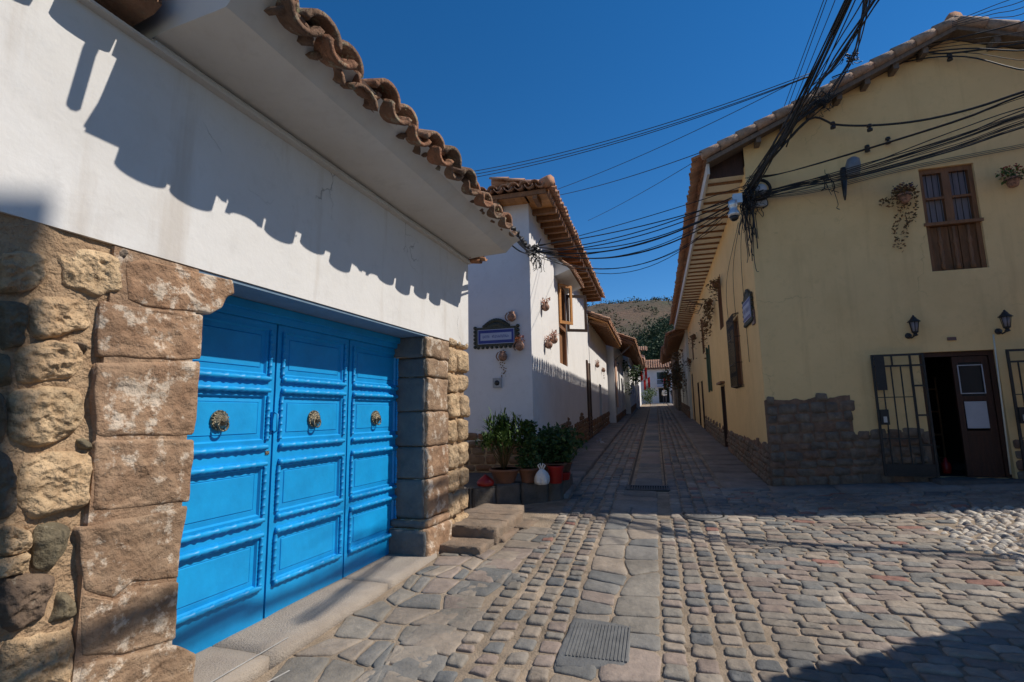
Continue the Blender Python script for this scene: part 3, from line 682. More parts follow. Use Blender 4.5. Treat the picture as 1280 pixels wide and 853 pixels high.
# --- gate frame and leaves
f=MB(); B=lambda a,b,c:L(a,b,c)
f.box(B,(5.66,5.80),(-3.56,-3.43),(-.05,2.5)); f.box(B,(2.2,5.80),(-3.56,-3.40),(2.50,2.57)); f.box(B,(2.2,5.66),(-3.56,-3.44),(2.44,2.50)); f.box(B,(5.63,5.66),(-3.56,-3.46),(-.05,2.44))
part('gate_frame',f,M['blue'],lh)
bm_=MB(); bm_.box(B,(2.2,5.8),(-3.9,-3.6),(-.2,2.56)); part('gate_backing',bm_,M['dark'],lh)
def spindle(mb,p,q,r,n=10,beads=1.0):
    p=Vector(p);q=Vector(q);l=(q-p).length;prof=[];t=0
    N_=max(6,int(l/.10*beads))
    for i in range(N_):
        x=i/N_*l;d=l/N_
        prof+=[(x,r*.8),(x+d*.12,r*1.05),(x+d*.2,r*1.05),(x+d*.28,r*.78),(x+d*.62,r*1.0),(x+d*.94,r*.7)]
    prof.append((l,r*.8)); mb.lathe(p,(q-p),prof,n,.5)
DZ0=lambda s:-.135+.0275*s
def leaf_door(s0,s1,knob=True,latch=False):
    d=MB(); n0=DN
    zb=DZ0((s0+s1)/2)-.02
    d.box(B,(s0+.005,s1-.005),(n0-.05,n0-.022),(zb,2.44))              # back board
    a0=s0+.075; a1=s1-.075
    rails=[(zb,.20),(.62,.80),(1.20,1.42),(1.80,1.98),(2.38,2.437)]
    for z0,z1 in rails: d.box(B,(s0+.006,s1-.006),(n0-.0215,n0+.0),(z0,z1))
    for x0,x1 in ((s0+.006,a0),(a1,s1-.006)):
        for i in range(4): d.box(B,(x0,x1),(n0-.0215,n0-.0005),(rails[i][1]+.0005,rails[i+1][0]-.0005))
    pans=[(.24,.615),(.805,1.195),(1.425,1.795),(1.985,2.375)]
    for z0,z1 in pans:
        # framed field: bevel moulding ring then flat panel with incised border
        def ring(i0,i1,h0,h1):
            p=[(a0+.03+i0,z0+i0),(a1-.03-i0,z0+i0),(a1-.03-i0,z1-i0),(a0+.03+i0,z1-i0)]; q=[(a0+.03+i1,z0+i1),(a1-.03-i1,z0+i1),(a1-.03-i1,z1-i1),(a0+.03+i1,z1-i1)]
            for k in range(4):
                k2=(k+1)%4; d.add([L(p[k][0],n0+h0,p[k][1]),L(p[k2][0],n0+h0,p[k2][1]),L(q[k2][0],n0+h1,q[k2][1]),L(q[k][0],n0+h1,q[k][1])],[(0,1,2,3)])
        ring(-.03,.0,0,.004); ring(0,.012,.004,-.018); ring(.012,.05,-.018,-.014); ring(.05,.054,-.014,-.020);ring(.054,.060,-.020,-.010)
        i=.060;d.add([L(a0+.03+i,n0-.010,z0+i),L(a1-.03-i,n0-.010,z0+i),L(a1-.03-i,n0-.010,z1-i),L(a0+.03+i,n0-.010,z1-i)],[(0,1,2,3)])
    o=part('gate_leaf',d,M['blue'],lh)
    m_=MB()
    for z in (.225,.645,.765,1.225,1.365,1.845,1.945): spindle(m_,L(a0-.01,n0+.018,z),L(a1+.01,n0+.018,z),.024,beads=.55)
    for z in (.20,.665,.745,1.245,1.345,1.865,1.925): m_.box(B,(a0-.005,a1+.005),(n0+.0005,n0+.014),(z-.008,z+.008))
    for i in range(4):
        z0,z1=pans[i]
        for x in (a0-.005,a1+.005): spindle(m_,L(x,n0+.012,z0-.0),L(x,n0+.012,z1+.0),.019,8,1.3)
    mo=link_mesh('spindle_moulding',m_,M['blue'],o)
    if knob:
        cx=(s0+s1)/2; c=L(cx,n0-.008,1.595); k=MB()
        k.lathe(c,NL,[(0,.080),(.006,.082),(.012,.078),(.014,.068),(.03,.06),(.05,.04),(.06,.018),(.062,.0)],24)
        for a in range(18):
            t=a*math.pi/9; p=c+NL*.012+(HL*math.cos(t)+UP*math.sin(t))*.070; k.lathe(p,NL,[(0,.012),(.008,.010),(.012,0)],8)
        rg=[c+NL*.05+HL*.045*math.sin(t*math.pi/8)+UP*(-.035-.045*math.cos(t*math.pi/8)) for t in range(17)]
        k.tube(rg,.008,6); k.lathe(c+NL*.045,NL,[(0,.03),(.02,.026),(.03,.0)],10)
        link_mesh('door_knocker',k,M['brass'],o)
    if latch:
        k=MB(); k.box(B,(s1-.03,s1+.01),(n0+.002,n0+.03),(1.50,1.66)); k.tube([L(s1-.02,n0+.03,1.66),L(s1-.02,n0+.07,1.64),L(s1-.02,n0+.07,1.50),L(s1-.02,n0+.03,1.48)],.008)
        link_mesh('latch',k,M['blue'],o)
        k=MB(); k.box(B,(s1-.07,s1-.03),(n0+.002,n0+.008),(1.30,1.33)); link_mesh('keyhole_plate',k,M['brass'],o)
leaf_door(2.50,3.575,latch=True); leaf_door(3.585,4.60); leaf_door(4.61,5.625)
# red rag and flower pots on the broken eave, bar that throws the shadow
rg=MB(); P=aty(178,6,2.75)
for i in range(5):
    a=P+Vector((-.10+.05*i,0,0)); rg.add([a+UP*.3,a+Vector((.055,.01*(-1)**i,.3)),a+Vector((.03,.0,-.02+.05*(i!=2))),],[(0,1,2)])
rg.add([p+Vector((0,.012,0)) for p in rg.v[:15]],[(3*i+2,3*i+1,3*i) for i in range(5)])
solo('red_cloth',rg,M['redcloth'],'bright red cloth tip hanging over the broken eave above the gate house','cloth')
pp=MB(); pp.tube([L(1.93,-2.5,4.55),L(1.93,-2.3,4.5),L(1.90,-2.26,4.2)],.035,8)
pp2=[L(1.98,-2.66,4.15)]
solo('eave_spout',pp,M['tiledark'],'short clay spout hanging at the end of the gate house eave','spout')
# ================================================================== WHITE CORNER HOUSE
UW=-4.35
wh=thing('white_corner_house',S(-6,4,.2),'white two-storey corner house with orange wooden eaves and an end wall tinted like bluish shade','house')
w=MB()
fU=lambda a,z,d:S(UW-d,a,z)   # long wall, a=v
fV=lambda a,z,d:S(a,-.25+d,z) # end wall, a=u
winW=(3.0,4.25,2.95,5.2)
wall(w,fU,(-.25,9.4),(-.1,6.2),[winW],.25)
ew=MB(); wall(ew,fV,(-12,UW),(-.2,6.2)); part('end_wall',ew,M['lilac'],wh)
w.add([S(UW,9.4,-.1),S(-12,9.4,-.1),S(-12,9.4,6.2),S(UW,9.4,6.2)],[(0,1,2,3)])
part('wall',w,M['white2'],wh)
# rubble base
def rubble_band(mb,fn,a0,a1,zlo,hgt,size=.22,out=.03,per=14,rings=4):
    z=0;row=0
    while z<1.6:
        h=size*R.uniform(.6,1.0); a=a0+R.uniform(-.1,0)
        while a<a1:
            l=size*R.uniform(.8,1.7); H=hgt(a+l/2)
            if z+h*.6<H and a+l*.5<a1:
                zz=zlo(a+l/2)+z
                j=lambda:R.uniform(-.02,.02)
                b0=max(a,a0+.005); b1=min(a+l,a1-.005)
                quadstone(mb,fn,[(b0+j()*.3,zz+j()),(b1+j()*.3,zz+j()),(b1+j(),zz+h+j()),(b0+j(),zz+h+j())],per=per,rings=rings,amp=.012,gap=.012,out=out*R.uniform(.5,1.4),thick=.03,facet=.1,p=3)
            a+=l
        z+=h;row+=1
r=MB()
rubble_band(r,lambda a,b,h:S(UW+.02+h,a,b),-.25,9.4,lambda v:G(UW,v),lambda v:.92+.12*math.sin(v*2.1)+.06*math.sin(v*5),size=.15,per=10,rings=3)
rubble_band(r,lambda a,b,h:S(a,-.27-h,b),-7,UW,lambda u:G(u,0)+.1,lambda u:.95+.1*math.sin(u*3))
part('rubble_base',r,M['basebrown'],wh)
r=MB(); r.add([S(UW+.015,-.27,-.1),S(UW+.015,9.4,.3),S(UW+.015,9.4,1.35),S(UW+.015,-.27,.98)],[(0,1,2,3)]); r.add([S(-7,-.265,0),S(UW+.015,-.265,0),S(UW+.015,-.265,.98),S(-7,-.265,1.0)],[(0,1,2,3)])
part('base_mortar',r,M['mortar'],wh)
# roof, hip at the near end: eaves z 6.15
EZ=6.12; OU=-3.82; OV=-.72
sl=.24
rd=MB()
# soffit boards (orange) both sides and deck
rd.add([S(OU,OV,EZ),S(OU,9.9,EZ),S(-8.4,9.9,EZ+sl*4.6),S(-8.4,3.6,EZ+sl*4.6)],[(0,1,2,3)])
rd.add([S(OU,OV,EZ),S(-8.4,3.6,EZ+sl*4.6),S(-12.6,3.6,EZ+sl*4.6),S(-12.6,OV,EZ)],[(0,1,2,3)])
part('roof_deck',rd,M['orange'],wh)
bd=MB()
k=OV+.1
while k<9.8:
    bd.box(lambda a,b,c:S(a,b,c),(UW-.0,OU-.02),(k,k+.135),(EZ-.035,EZ-.018)); k+=.14
k=-12
while k<UW:
    bd.box(lambda a,b,c:S(a,b,c),(k,k+.135),(OV+.02,-.25),(EZ-.035,EZ-.018)); k+=.14
part('soffit_boards',bd,M['orange'],wh)
rt=MB(); 
k=.1; i=0
while k<9.8:
    rt.box(lambda a,b,c:S(a,b,c),(UW-.02,OU+.0),(k,k+.09),(EZ-.15,EZ-.037)); k+=.62 if k>2.4 else .42
k=-11.8
while k<UW+.4:
    rt.box(lambda a,b,c:S(a,b,c),(k,k+.09),(OV+.02,-.24),(EZ-.15,EZ-.037)); k+=.85
rt.box(lambda a,b,c:S(a,b,c),(-12.3,OU-.05),(OV-.0,OV+.05),(EZ-.06,EZ+.03)); rt.box(lambda a,b,c:S(a,b,c),(OU-.05,OU+.0),(OV+.06,9.9),(EZ-.06,EZ+.03))
part('rafters',rt,M['wood'],wh)
t=MB(); tiles(t,S(OU+.10,OV+.1,EZ+.08),YH,(-XH+UP*sl).normalized(),47,4,w=.225,rr=.095,seg=6)
tiles(t,S(-12.4,OV-.10,EZ+.08),XH,(YH+UP*sl).normalized(),38,4,w=.225,rr=.095,seg=6)
for i in range(9): # hip ridge
    p=S(OU+.06,OV-.06,EZ+.16).lerp(S(-8.4,3.6,EZ+sl*4.6+.12),i/13)
    q=S(OU+.06,OV-.06,EZ+.16).lerp(S(-8.4,3.6,EZ+sl*4.6+.12),(i+1.1)/13)
    t.tube([p,q],[.12,.095],8)
part('roof_tiles',t,M['tile2'],wh)
# upper window with little tiled hood
wf=MB(); v0,v1,z0,z1=winW
wf.box(lambda a,b,c:S(a,b,c),(UW-.2,UW-.02),(v0+.001,v0+.09),(z0,z1-.001));wf.box(lambda a,b,c:S(a,b,c),(UW-.2,UW-.02),(v1-.09,v1-.001),(z0,z1-.001))
wf.box(lambda a,b,c:S(a,b,c),(UW-.2,UW-.02),(v0+.092,v1-.092),(z1-.09,z1-.001)); wf.box(lambda a,b,c:S(a,b,c),(UW-.2,UW-.02),(v0+.092,v1-.092),(3.95,4.05))
wo=part('window',wf,M['wood'],wh)
g=MB(); g.box(lambda a,b,c:S(a,b,c),(UW-.22,UW-.16),(v0+.09,v1-.09),(4.05,z1-.09)); link_mesh('pane',g,M['glass'],wo)
g=MB(); g.box(lambda a,b,c:S(a,b,c),(UW-.2,UW-.12),(v0+.09,v1-.09),(z0+.01,3.95)); link_mesh('wood_panel',g,M['wood'],wo)
# open casement leaf standing out from the wall
def casement(v,ang,len_,za,zb,mat):
    d=Vector((XH*math.sin(ang)-YH*math.cos(ang)*-1)) if False else (XH*math.sin(ang)+YH*math.cos(ang))
    o_=S(UW+.02,v,0); m_=MB()
    fn=lambda a,b,c:o_+d*a+d.cross(UP)*b+UP*c
    for a0,a1,c0,c1 in ((0,.07,za,zb),(len_-.07,len_,za,zb),(.071,len_-.071,za,za+.08),(.071,len_-.071,zb-.08,zb)): m_.box(fn,(a0,a1),(-.025,.025),(c0,c1))
    return m_,fn
cm,fn=casement(4.25,rad(62),.62,3.98,5.08,M['wood']); co=link_mesh('casement',cm,M['darkwood'],wo)
co['label']='open dark casement leaf'
cm,fn=casement(3.0,rad(35),.5,4.02,5.12,M['orange']); co=link_mesh('casement',cm,M['orange'],wo)
hd_=MB(); hd_.hexa([S(UW-.01,2.55,5.22),S(UW+.02,2.55,5.22),S(UW+.02,4.7,5.22),S(UW-.01,4.7,5.22),S(UW-.01,2.55,5.75),S(UW+.42,2.55,5.36),S(UW+.42,4.7,5.36),S(UW-.01,4.7,5.75)])
part('window_hood',hd_,M['white2'],wh)
t=MB(); tiles(t,S(UW+.46,2.7,5.38),YH,(-XH+UP*.85).normalized(),14,1,w=.15,Lh=.5,rr=.06,seg=6); part('hood_tiles',t,M['tile2'],wh)
# downpipes / tall dark door at far end
def Sb(a,b,c): return S(a,b,c)
dr=MB(); dr.box(Sb,(UW-.02,UW+.05),(8.35,8.62),(.55,3.55)); dr.box(Sb,(UW-.02,UW+.05),(9.1,9.3),(.6,3.5)); do=part('door_frame',dr,M['darkwood'],wh)
dr=MB(); dr.box(Sb,(UW-.01,UW+.02),(8.622,9.098),(.6,3.48)); link_mesh('door',dr,M['greywood'],do)
# ================================================================== STREET SIGN, ORNAMENTS ON END WALL
def ornate_sign(root_loc,fnp,w_,h_,label,words=2,cat='street sign'):
    """fnp(a,z,d): a across, z up from centre, d outwards"""
    r=thing('street_sign',root_loc,label,cat)
    m_=MB(); m_.box(fnp,(-w_/2,w_/2),(-h_/2,h_/2),(.0,.02)) if False else m_.add([fnp(a,z,d) for d in (0,.03) for a,z in ((-w_/2-.05,-h_/2-.05),(w_/2+.05,-h_/2-.05),(w_/2+.05,h_/2+.05),(-w_/2-.05,h_/2+.05))],[(3,2,1,0),(4,5,6,7),(0,1,5,4),(1,2,6,5),(2,3,7,6),(3,0,4,7)])
    for sx in (-1,1):
        for k in range(6):
            z=-h_/2-.05+(h_+.1)*k/5; c=fnp(sx*(w_/2+.07),z,.02); n_=(fnp(0,0,1)-fnp(0,0,0)); m_.lathe(c-n_*.02,n_,[(0,.04),(.03,.035),(.045,.0)],8)
    for k in range(9):
        a=-w_/2+w_*k/8; n_=(fnp(0,0,1)-fnp(0,0,0)); m_.lathe(fnp(a,-h_/2-.07,.0),n_,[(0,.035),(.03,.03),(.04,0)],8)
    for k in range(-6,7):
        a=k/6*w_*.33; z=h_/2+.06+.17*math.cos(k/6*1.5)**1.0*.8; n_=(fnp(0,0,1)-fnp(0,0,0))
        m_.lathe(fnp(a,z,0),n_,[(0,.045),(.03,.04),(.045,0)],8); m_.lathe(fnp(a*.8,(z+h_/2)/2,0),n_,[(0,.07),(.025,.06),(.035,0)],8)
    part('ornate_frame',m_,M['signframe'],r)
    m_=MB()
    for a0,a1,z0,z1 in ((-w_/2,w_/2,h_/2-.012,h_/2),(-w_/2,w_/2,-h_/2,-h_/2+.012),(-w_/2,-w_/2+.012,-h_/2+.013,h_/2-.013),(w_/2-.012,w_/2,-h_/2+.013,h_/2-.013),(-w_/2+.06,w_/2-.06,-h_/2+.075,h_/2-.075)):
        m_.add([fnp(a,z,d) for d in (.030,.042) for a,z in ((a0,z0),(a1,z0),(a1,z1),(a0,z1))],[(3,2,1,0),(4,5,6,7),(0,1,5,4),(1,2,6,5),(2,3,7,6),(3,0,4,7)])
    part('pale_border',m_,M['signpale'],r)
    m_=MB(); m_.add([fnp(a,z,d) for d in (.031,.038) for a,z in ((-w_/2+.013,-h_/2+.013),(w_/2-.013,-h_/2+.013),(w_/2-.013,h_/2-.013),(-w_/2+.013,h_/2-.013))],[(3,2,1,0),(4,5,6,7),(0,1,5,4),(1,2,6,5),(2,3,7,6),(3,0,4,7)])
    part('blue_panel',m_,M['signblue'],r)
    # lettering too small to read in the photograph: short strokes
    m_=MB(); a=-w_/2+.11
    word=0;letters=0;lim=[5,11]
    zc=0;lh_=(h_-.19)*.5
    while a<w_/2-.11:
        if letters==lim[0]: a+=.05; letters+=1; continue
        cw=(w_-.22-.05)/17
        for a0,a1,z0,z1 in ((a,a+cw*.18,-lh_/2,lh_/2),(a+cw*.5,a+cw*.68,-lh_/2,lh_/2*(1 if R.random()<.6 else .1)),(a+cw*.19,a+cw*.49,R.choice((-lh_/2,-.01,lh_/2-.015)),None)):
            if z1 is None: z1=z0+.014
            m_.add([fnp(x,z,.0435) for x,z in ((a0,z0),(a1,z0),(a1,z1),(a0,z1))],[(0,1,2,3)])
        a+=cw;letters+=1
    part('lettering',m_,M['signblue'],r)
    return r
cu,cz=pV(-.27,620.5,421)
ornate_sign(S(cu,-.27,cz),lambda a,z,d:S(cu+a,-.27-d,cz+z),1.0*.80,.36*.85,'ornate blue street name sign on the shaded end wall')
def pot_ornament(P,nrm,kind,label,cat='wall ornament',group=None):
    r=thing('clay_wall_pot',P,label,cat,group)
    m_=MB(); nrm=Vector(nrm)
    m_.lathe(P-UP*.10+nrm*.09,UP,[(0,.03),(.03,.075),(.09,.095),(.14,.08),(.17,.055),(.20,.07),(.205,.05),(.20,.02)],12)
    part('pot',m_,M['terra2'],r)
    m_=MB(); sd=nrm.cross(UP)
    m_.tube([P+nrm*.09+sd*(.09+.05*math.sin(t*math.pi/6))+UP*(.09-.03*t) for t in range(7)],.012,6); m_.tube([P+UP*.1,P+nrm*.05+UP*.14,P+nrm*.09+UP*.11],.008,6)
    part('handle',m_,M['terra2'],r)
    m_=MB()
    if kind=='flower': foliage(m_,P+nrm*.1+UP*.14,.11,.11,.09,60,.05); part('flowers',m_,M['orangeflower'],r)
    elif kind=='trail':
        for k in range(26):
            q=P+nrm*.1-UP*(.08+.014*k)+sd*R.uniform(-.05,.05); leaf(m_,q,.05)
        part('dangling_plant',m_,M['dryleaf'],r)
    return r
nV=-YH
for (x,y,k,l) in ((641,397,'','clay jug ornament on the lilac wall, above right of the street sign'),(630,446,'trail','clay pot with trailing stems below the blue street sign on the lilac wall'),(651,433,'flower','small clay ornament at the lower right corner of the blue street sign')):
    a,z=pV(-.25,x,y); pot_ornament(S(a,-.25,z),nV,k,l)
a,z=pV(-.25,622,479)
m_=MB(); r=thing('meter_box',S(a,-.25,z),'small square grey meter box on the shaded end wall below the clay pots','meter box')
m_.box(lambda x,y,c:S(a+x,-.25-y,z+c),(-.09,.09),(0,.05),(-.1,.1)); part('box',m_,M['greyplastic'],r)
m_=MB(); m_.lathe(S(a,-.30,z),nV,[(0,.055),(.012,.05),(.014,0)],14); part('dial',m_,M['blackplastic'],r)
for (x,y,k,l) in ((677,384,'flower','small orange clay pot on the sunlit white wall left of the window, highest'),(681,431,'flower','clay pot of pale flowers on the white wall below the window, nearest the corner'),(688,425,'flower','round clay pot of yellow flowers beside its neighbour under the window'),(744,457,'flower','flower pot with pink blooms beside the tall dark door'),(752,463,'trail','flower pot with a dangling stem just past the tall dark door')):
    a,z=pU(UW,x,y); pot_ornament(S(UW,a,z),XH,k,l)
# iron bracket rods holding pots
# ================================================================== LEDGE WITH POT PLANTS
ld=MB()
pts=[(-5.7,-3.1),(-4.87,-2.42),(-4.2,-1.86),(-3.58,-1.4),(-3.58,-.2),(-5.7,-.2)]
for i in range(3):
    (u0,v0),(u1,v1)=pts[i],pts[i+1]
    p0=S(u0,v0,0);p1=S(u1,v1,0);d=(p1-p0);l=d.length;d.normalize();nn=Vector((-d.y,d.x,0))
    k=0
    while k<l-.05:
        e_=min(l,k+R.uniform(.35,.6))
        rockbox(ld,lambda a,b,c:p0+d*a+nn*b+UP*c,(k+.004,e_-.004),(0,.42),(-.05,.455+R.uniform(-.008,.008)),seg=9,r=.025,amp=.014,nf=5); k=e_
p0=S(-3.58,-1.36,0)
rockbox(ld,lambda a,b,c:p0+YH*a-XH*b+UP*c,(0,1.1),(0,.42),(-.05,.45),seg=9,r=.025,amp=.014,nf=5)
ld.add([S(u,v,.435) for u,v in pts]+[S(u,v,0) for u,v in pts],[(0,1,2,3,4,5)])
solo('stone_ledge',ld,M['ledge'],'dark stone planter ledge at the foot of the shaded end wall','ledge')
LT=.455
def pot(name,P,r,h,mat,label,cat,group=None,square=False):
    t_=thing(name,P,label,cat,group); m_=MB()
    m_.lathe(P,UP,[(0,r*.68),(h*.05,r*.7),(h*.82,r*.97),(h*.84,r*1.08),(h,r*1.1),(h,r*.95),(h*.86,r*.9),(h*.86,0)],20)
    part('pot',m_,mat,t_); return t_
def LP(x,y): return onz(x,y,LT)
p=LP(631,604); t_=pot('potted_plant',p,.24,.24,M['terra'],'tall spiky green plant in a wide clay pot at the left end of the ledge','potted plant')
m_=MB(); mp=MB()
for k in range(30):
    d=Vector((R.gauss(0,.33),R.gauss(0,.33),1)).normalized(); q=p+UP*.2; e_=q+d*R.uniform(.45,.85)
    mp.tube([q,q.lerp(e_,.5)+Vector((R.uniform(-.04,.04),0,.02)),e_],.008,5)
    for j in range(48): blade(m_,e_+Vector((R.gauss(0,.05),R.gauss(0,.05),R.gauss(0,.07))),(R.gauss(0,1),R.gauss(0,1),R.uniform(-.1,1.4)),R.uniform(.12,.2),.03,.4,3)
    for j in range(12): blade(m_,q.lerp(e_,R.uniform(.3,1)),(R.gauss(0,1),R.gauss(0,1),R.uniform(0,1)),R.uniform(.08,.16),.016,.4,3)
part('leaves',m_,M['leaf2'],t_); part('stems',mp,M['dryleaf'],t_)
p=LP(661,603); t_=pot('potted_plant',p,.17,.24,M['terra'],'narrow upright dark shrub in a clay pot, second from the left on the ledge','potted plant')
m_=MB()
for z in range(22): foliage(m_,p+UP*(.28+z*.034),.21-.004*z,.21-.004*z,.07,60,.075)
part('leaves',m_,M['leaf'],t_)
p=LP(690,600)+YH*.35; t_=pot('potted_plant',p,.19,.26,M['terra'],'broad leafy dark bush behind the red bucket on the ledge','potted plant')
m_=MB()
for k in range(120):
    d=Vector((R.gauss(0,.5),R.gauss(0,.5),1)).normalized(); q=p+UP*.22
    for j in range(12): leaf(m_,q+d*R.uniform(.15,.72)+Vector((R.gauss(0,.06),R.gauss(0,.06),0)),R.uniform(.06,.13))
part('leaves',m_,M['leaf'],t_)
p=LP(712,592)+YH*.1-XH*.12; t_=pot('potted_plant',p,.15,.2,M['terra'],'low variegated plant with pale striped leaves at the right end of the ledge','potted plant')
m_=MB()
for k in range(200): blade(m_,p+UP*.18+Vector((R.gauss(0,.05),R.gauss(0,.05),0)),(R.gauss(0,.6),R.gauss(0,.6),R.uniform(.4,1.3)),R.uniform(.25,.6),.03,.9,5)
part('leaves',m_,M['leaf2'],t_)
# extra dark greenery between pots
p=LP(676,598)+YH*.25; t_=pot('potted_plant',p,.15,.22,M['terra'],'small bushy plant in a brown pot behind the white bag','potted plant')
m_=MB()
for k in range(14): foliage(m_,p+UP*(.28+.03*k)+Vector((R.gauss(0,.05),R.gauss(0,.05),0)),.14,.14,.07,36,.07)
part('leaves',m_,M['leaf2'],t_)
# bag
p=LP(677.5,606)
bg=thing('plastic_bag',p,'white knotted plastic bag standing on the ledge between the pots','bag')
m_=MB(); prof=[(0,.06),(.01,.10),(.06,.115),(.13,.11),(.19,.085),(.23,.05),(.25,.03)]
n_=22;vs=[];fs=[]
for t,r0 in prof:
    for k in range(n_):
        a=2*math.pi*k/n_; rr_=r0*(1+.13*math.sin(5*a+t*9)+.08*math.sin(9*a+1)); vs.append(p+Vector((math.cos(a)*rr_,math.sin(a)*rr_*.8,t)))
fs=[(i*n_+k,i*n_+(k+1)%n_,(i+1)*n_+(k+1)%n_,(i+1)*n_+k) for i in range(len(prof)-1) for k in range(n_)]; fs.append(tuple(range(n_))[::-1]); fs.append(tuple(range((len(prof)-1)*n_,len(prof)*n_)))
m_.add(vs,fs,None,True); part('bag_body',m_,M['bag'],bg)
for sx in (-1,1):
    m_=MB(); m_.tube([p+UP*.24+Vector((sx*.02,0,0)),p+UP*.31+Vector((sx*.06,0,0)),p+UP*.34+Vector((sx*.025,0,0)),p+UP*.25+Vector((0,.01,0))],.013,6); part('handle',m_,M['bag'],bg)
p=LP(695,604); t_=thing('red_bucket',p,'red plastic bucket on the ledge right of the white bag','bucket'); m_=MB()
m_.lathe(p,UP,[(0,.10),(.01,.105),(.26,.135),(.27,.145),(.285,.145),(.285,.13),(.03,.1),(.03,0)],20); part('body',m_,M['red'],t_)
m_=MB(); m_.tube([p+Vector((math.cos(a)*.145,.02,.27+math.sin(a)*.02-.09*math.sin(a))) for a in [k*math.pi/8 for k in range(9)]],.005,5); part('handle',m_,M['iron'],t_)
p=LP(704,601)+YH*.12; m_=MB(); m_.lathe(p,UP,[(0,.08),(.01,.09),(.12,.115),(.13,.12),(.13,.10),(.02,.08),(.02,0)],18); solo('red_basin',m_,M['red'],'small low red plastic tub tucked behind the red bucket','tub')
p=LP(607,607)-XH*.0; m_=MB(); m_.lathe(p,UP,[(0,.13),(.05,.15),(.09,.12),(.14,.06),(.17,.02),(.175,0)],14); solo('red_cone_lid',m_,M['red'],'dull red conical plastic object at the left end of the ledge','plastic cone')
m_=MB(); q=onz(738,556,.62)
q=S(UW+.55,7.2,G(UW,7.2)+.08)
for k in range(14): leaf(m_,q+Vector((R.uniform(-.06,.06),R.uniform(-.06,.06),R.uniform(0,.08))),.14)
solo('litter_scrap',m_,M['paper'],'crumpled pale scrap of paper on the left pavement against the wall','litter')
# ================================================================== YELLOW HOUSE
yh=thing('yellow_corner_house',S(3,8,.3),'large ochre yellow corner house with tiled roof on the right of the street','house')
YE=20.0; RW=8.0
fG=lambda a,z,d:S(a,d,z)     # gable, a=u
fY=lambda a,z,d:S(d,a,z)     # street side, a=v
door=(2.50,3.62,.43,2.55); gwin=(2.87,3.70,3.97,5.88); door2=(4.05,5.4,.43,2.5)
w=MB(); wall(w,fG,(0,RW),(-.1,6.35),[door,gwin,door2],.22)
RZ=8.36; RU=3.6
w.add([fG(0,6.35,0),fG(RW,6.35,0),fG(RW,6.45,0),fG(RU,RZ-.05,0),fG(0,6.78,0)],[(0,1,2,3,4)])
holesY=[(2.25,3.15,2.2,3.8),(4.75,5.5,3.95,5.45),(5.6,6.45,.45,2.35),(9.0,9.75,2.35,3.9),(10.7,11.5,3.9,5.3),(12.6,13.3,.75,2.9),(14.6,15.4,.85,2.95),(16.5,17.2,4.2,5.4),(18.2,18.9,1.0,3.6)]
wall(w,fY,(0,YE),(-.1,6.4),holesY,.16)
w.add([S(0,YE,-.1),S(RW,YE,-.1),S(RW,YE,6.4),S(0,YE,6.4)],[(0,1,2,3)])
w.add([S(RW,0,-.1),S(RW,YE,-.1),S(RW,YE,6.4),S(RW,0,6.4)],[(0,1,2,3)])
part('wall',w,M['yellow'],yh)
# roof
EU=-.72; EZY=6.46; sly=(8.42-6.55)/(RU-EU); VO=-.28
dk_=MB()
dk_.hexa([S(EU,VO,EZY),S(RU,VO,EZY+sly*(RU-EU)),S(RU,YE+.2,EZY+sly*(RU-EU)),S(EU,YE+.2,EZY),S(EU,VO,EZY+.05),S(RU,VO,EZY+.05+sly*(RU-EU)),S(RU,YE+.2,EZY+.05+sly*(RU-EU)),S(EU,YE+.2,EZY+.05)])
sr=.50; EU2=9.0; z2=EZY+sly*(RU-EU)-(EU2-RU)*.40
dk_.hexa([S(RU,VO,EZY+sly*(RU-EU)),S(EU2,VO,z2),S(EU2,YE,z2),S(RU,YE,EZY+sly*(RU-EU)),S(RU,VO,EZY+.05+sly*(RU-EU)),S(EU2,VO,z2+.05),S(EU2,YE,z2+.05),S(RU,YE,EZY+.05+sly*(RU-EU))])
part('roof_deck',dk_,M['greywood'],yh)
t=MB(); bu=(XH+UP*sly).normalized()
tiles(t,S(EU-.21,VO+.1,EZY+.05),YH,bu,int((YE+.3)/.23),14,w=.23,rr=.095,seg=5,back=.22)
nrow=6
b2=(-XH+UP*.40).normalized(); tiles(t,S(EU2+.05,VO+.1,z2+.10),YH,b2,12,17,w=.23,rr=.095,seg=5)
for i in range(14): t.tube([S(RU,VO-.02+i*.38,8.52+R.uniform(-.01,.01)),S(RU,VO+.42+i*.38,8.50)],[.13,.10],9)
part('roof_tiles',t,M['tile'],yh)
# verge boards / tile edge and purlins under verge
vb=MB()
for side,(ua,za,ub,zb) in enumerate(((EU,EZY,RU,EZY+sly*(RU-EU)),(EU2,z2,RU,EZY+sly*(RU-EU)))):
    vb.beam(S(ua,VO-.01,za+.0),S(ub,VO-.01,zb+.0),.03,.08)
    for k in range(1,9):
        f_=k/9; u_=ua+(ub-ua)*f_; z_=za+(zb-za)*f_
        if (side==0 and u_>.1) or side==1: vb.box(Sb,(u_-.045,u_+.045),(VO+.03,.12),(z_-.15,z_-.035))
part('verge_boards',vb,M['greywood'],yh)
vt=MB()
for ua,za,ub,zb in ((EU-.1,EZY+.11,RU,EZY+sly*(RU-EU)+.12),(EU2+.1,z2+.08,RU,EZY+sly*(RU-EU)+.12)):
    n_=int((RU-EU)/.36)+1
    for i in range(n_):
        f0=i/n_;f1=(i+1.12)/n_; p0=S(ua,VO-.03,za).lerp(S(ub,VO-.03,zb),f0);p1=S(ua,VO-.03,za).lerp(S(ub,VO-.03,zb),f1); vt.tube([p0+UP*.012,p1],[.10,.078],9)
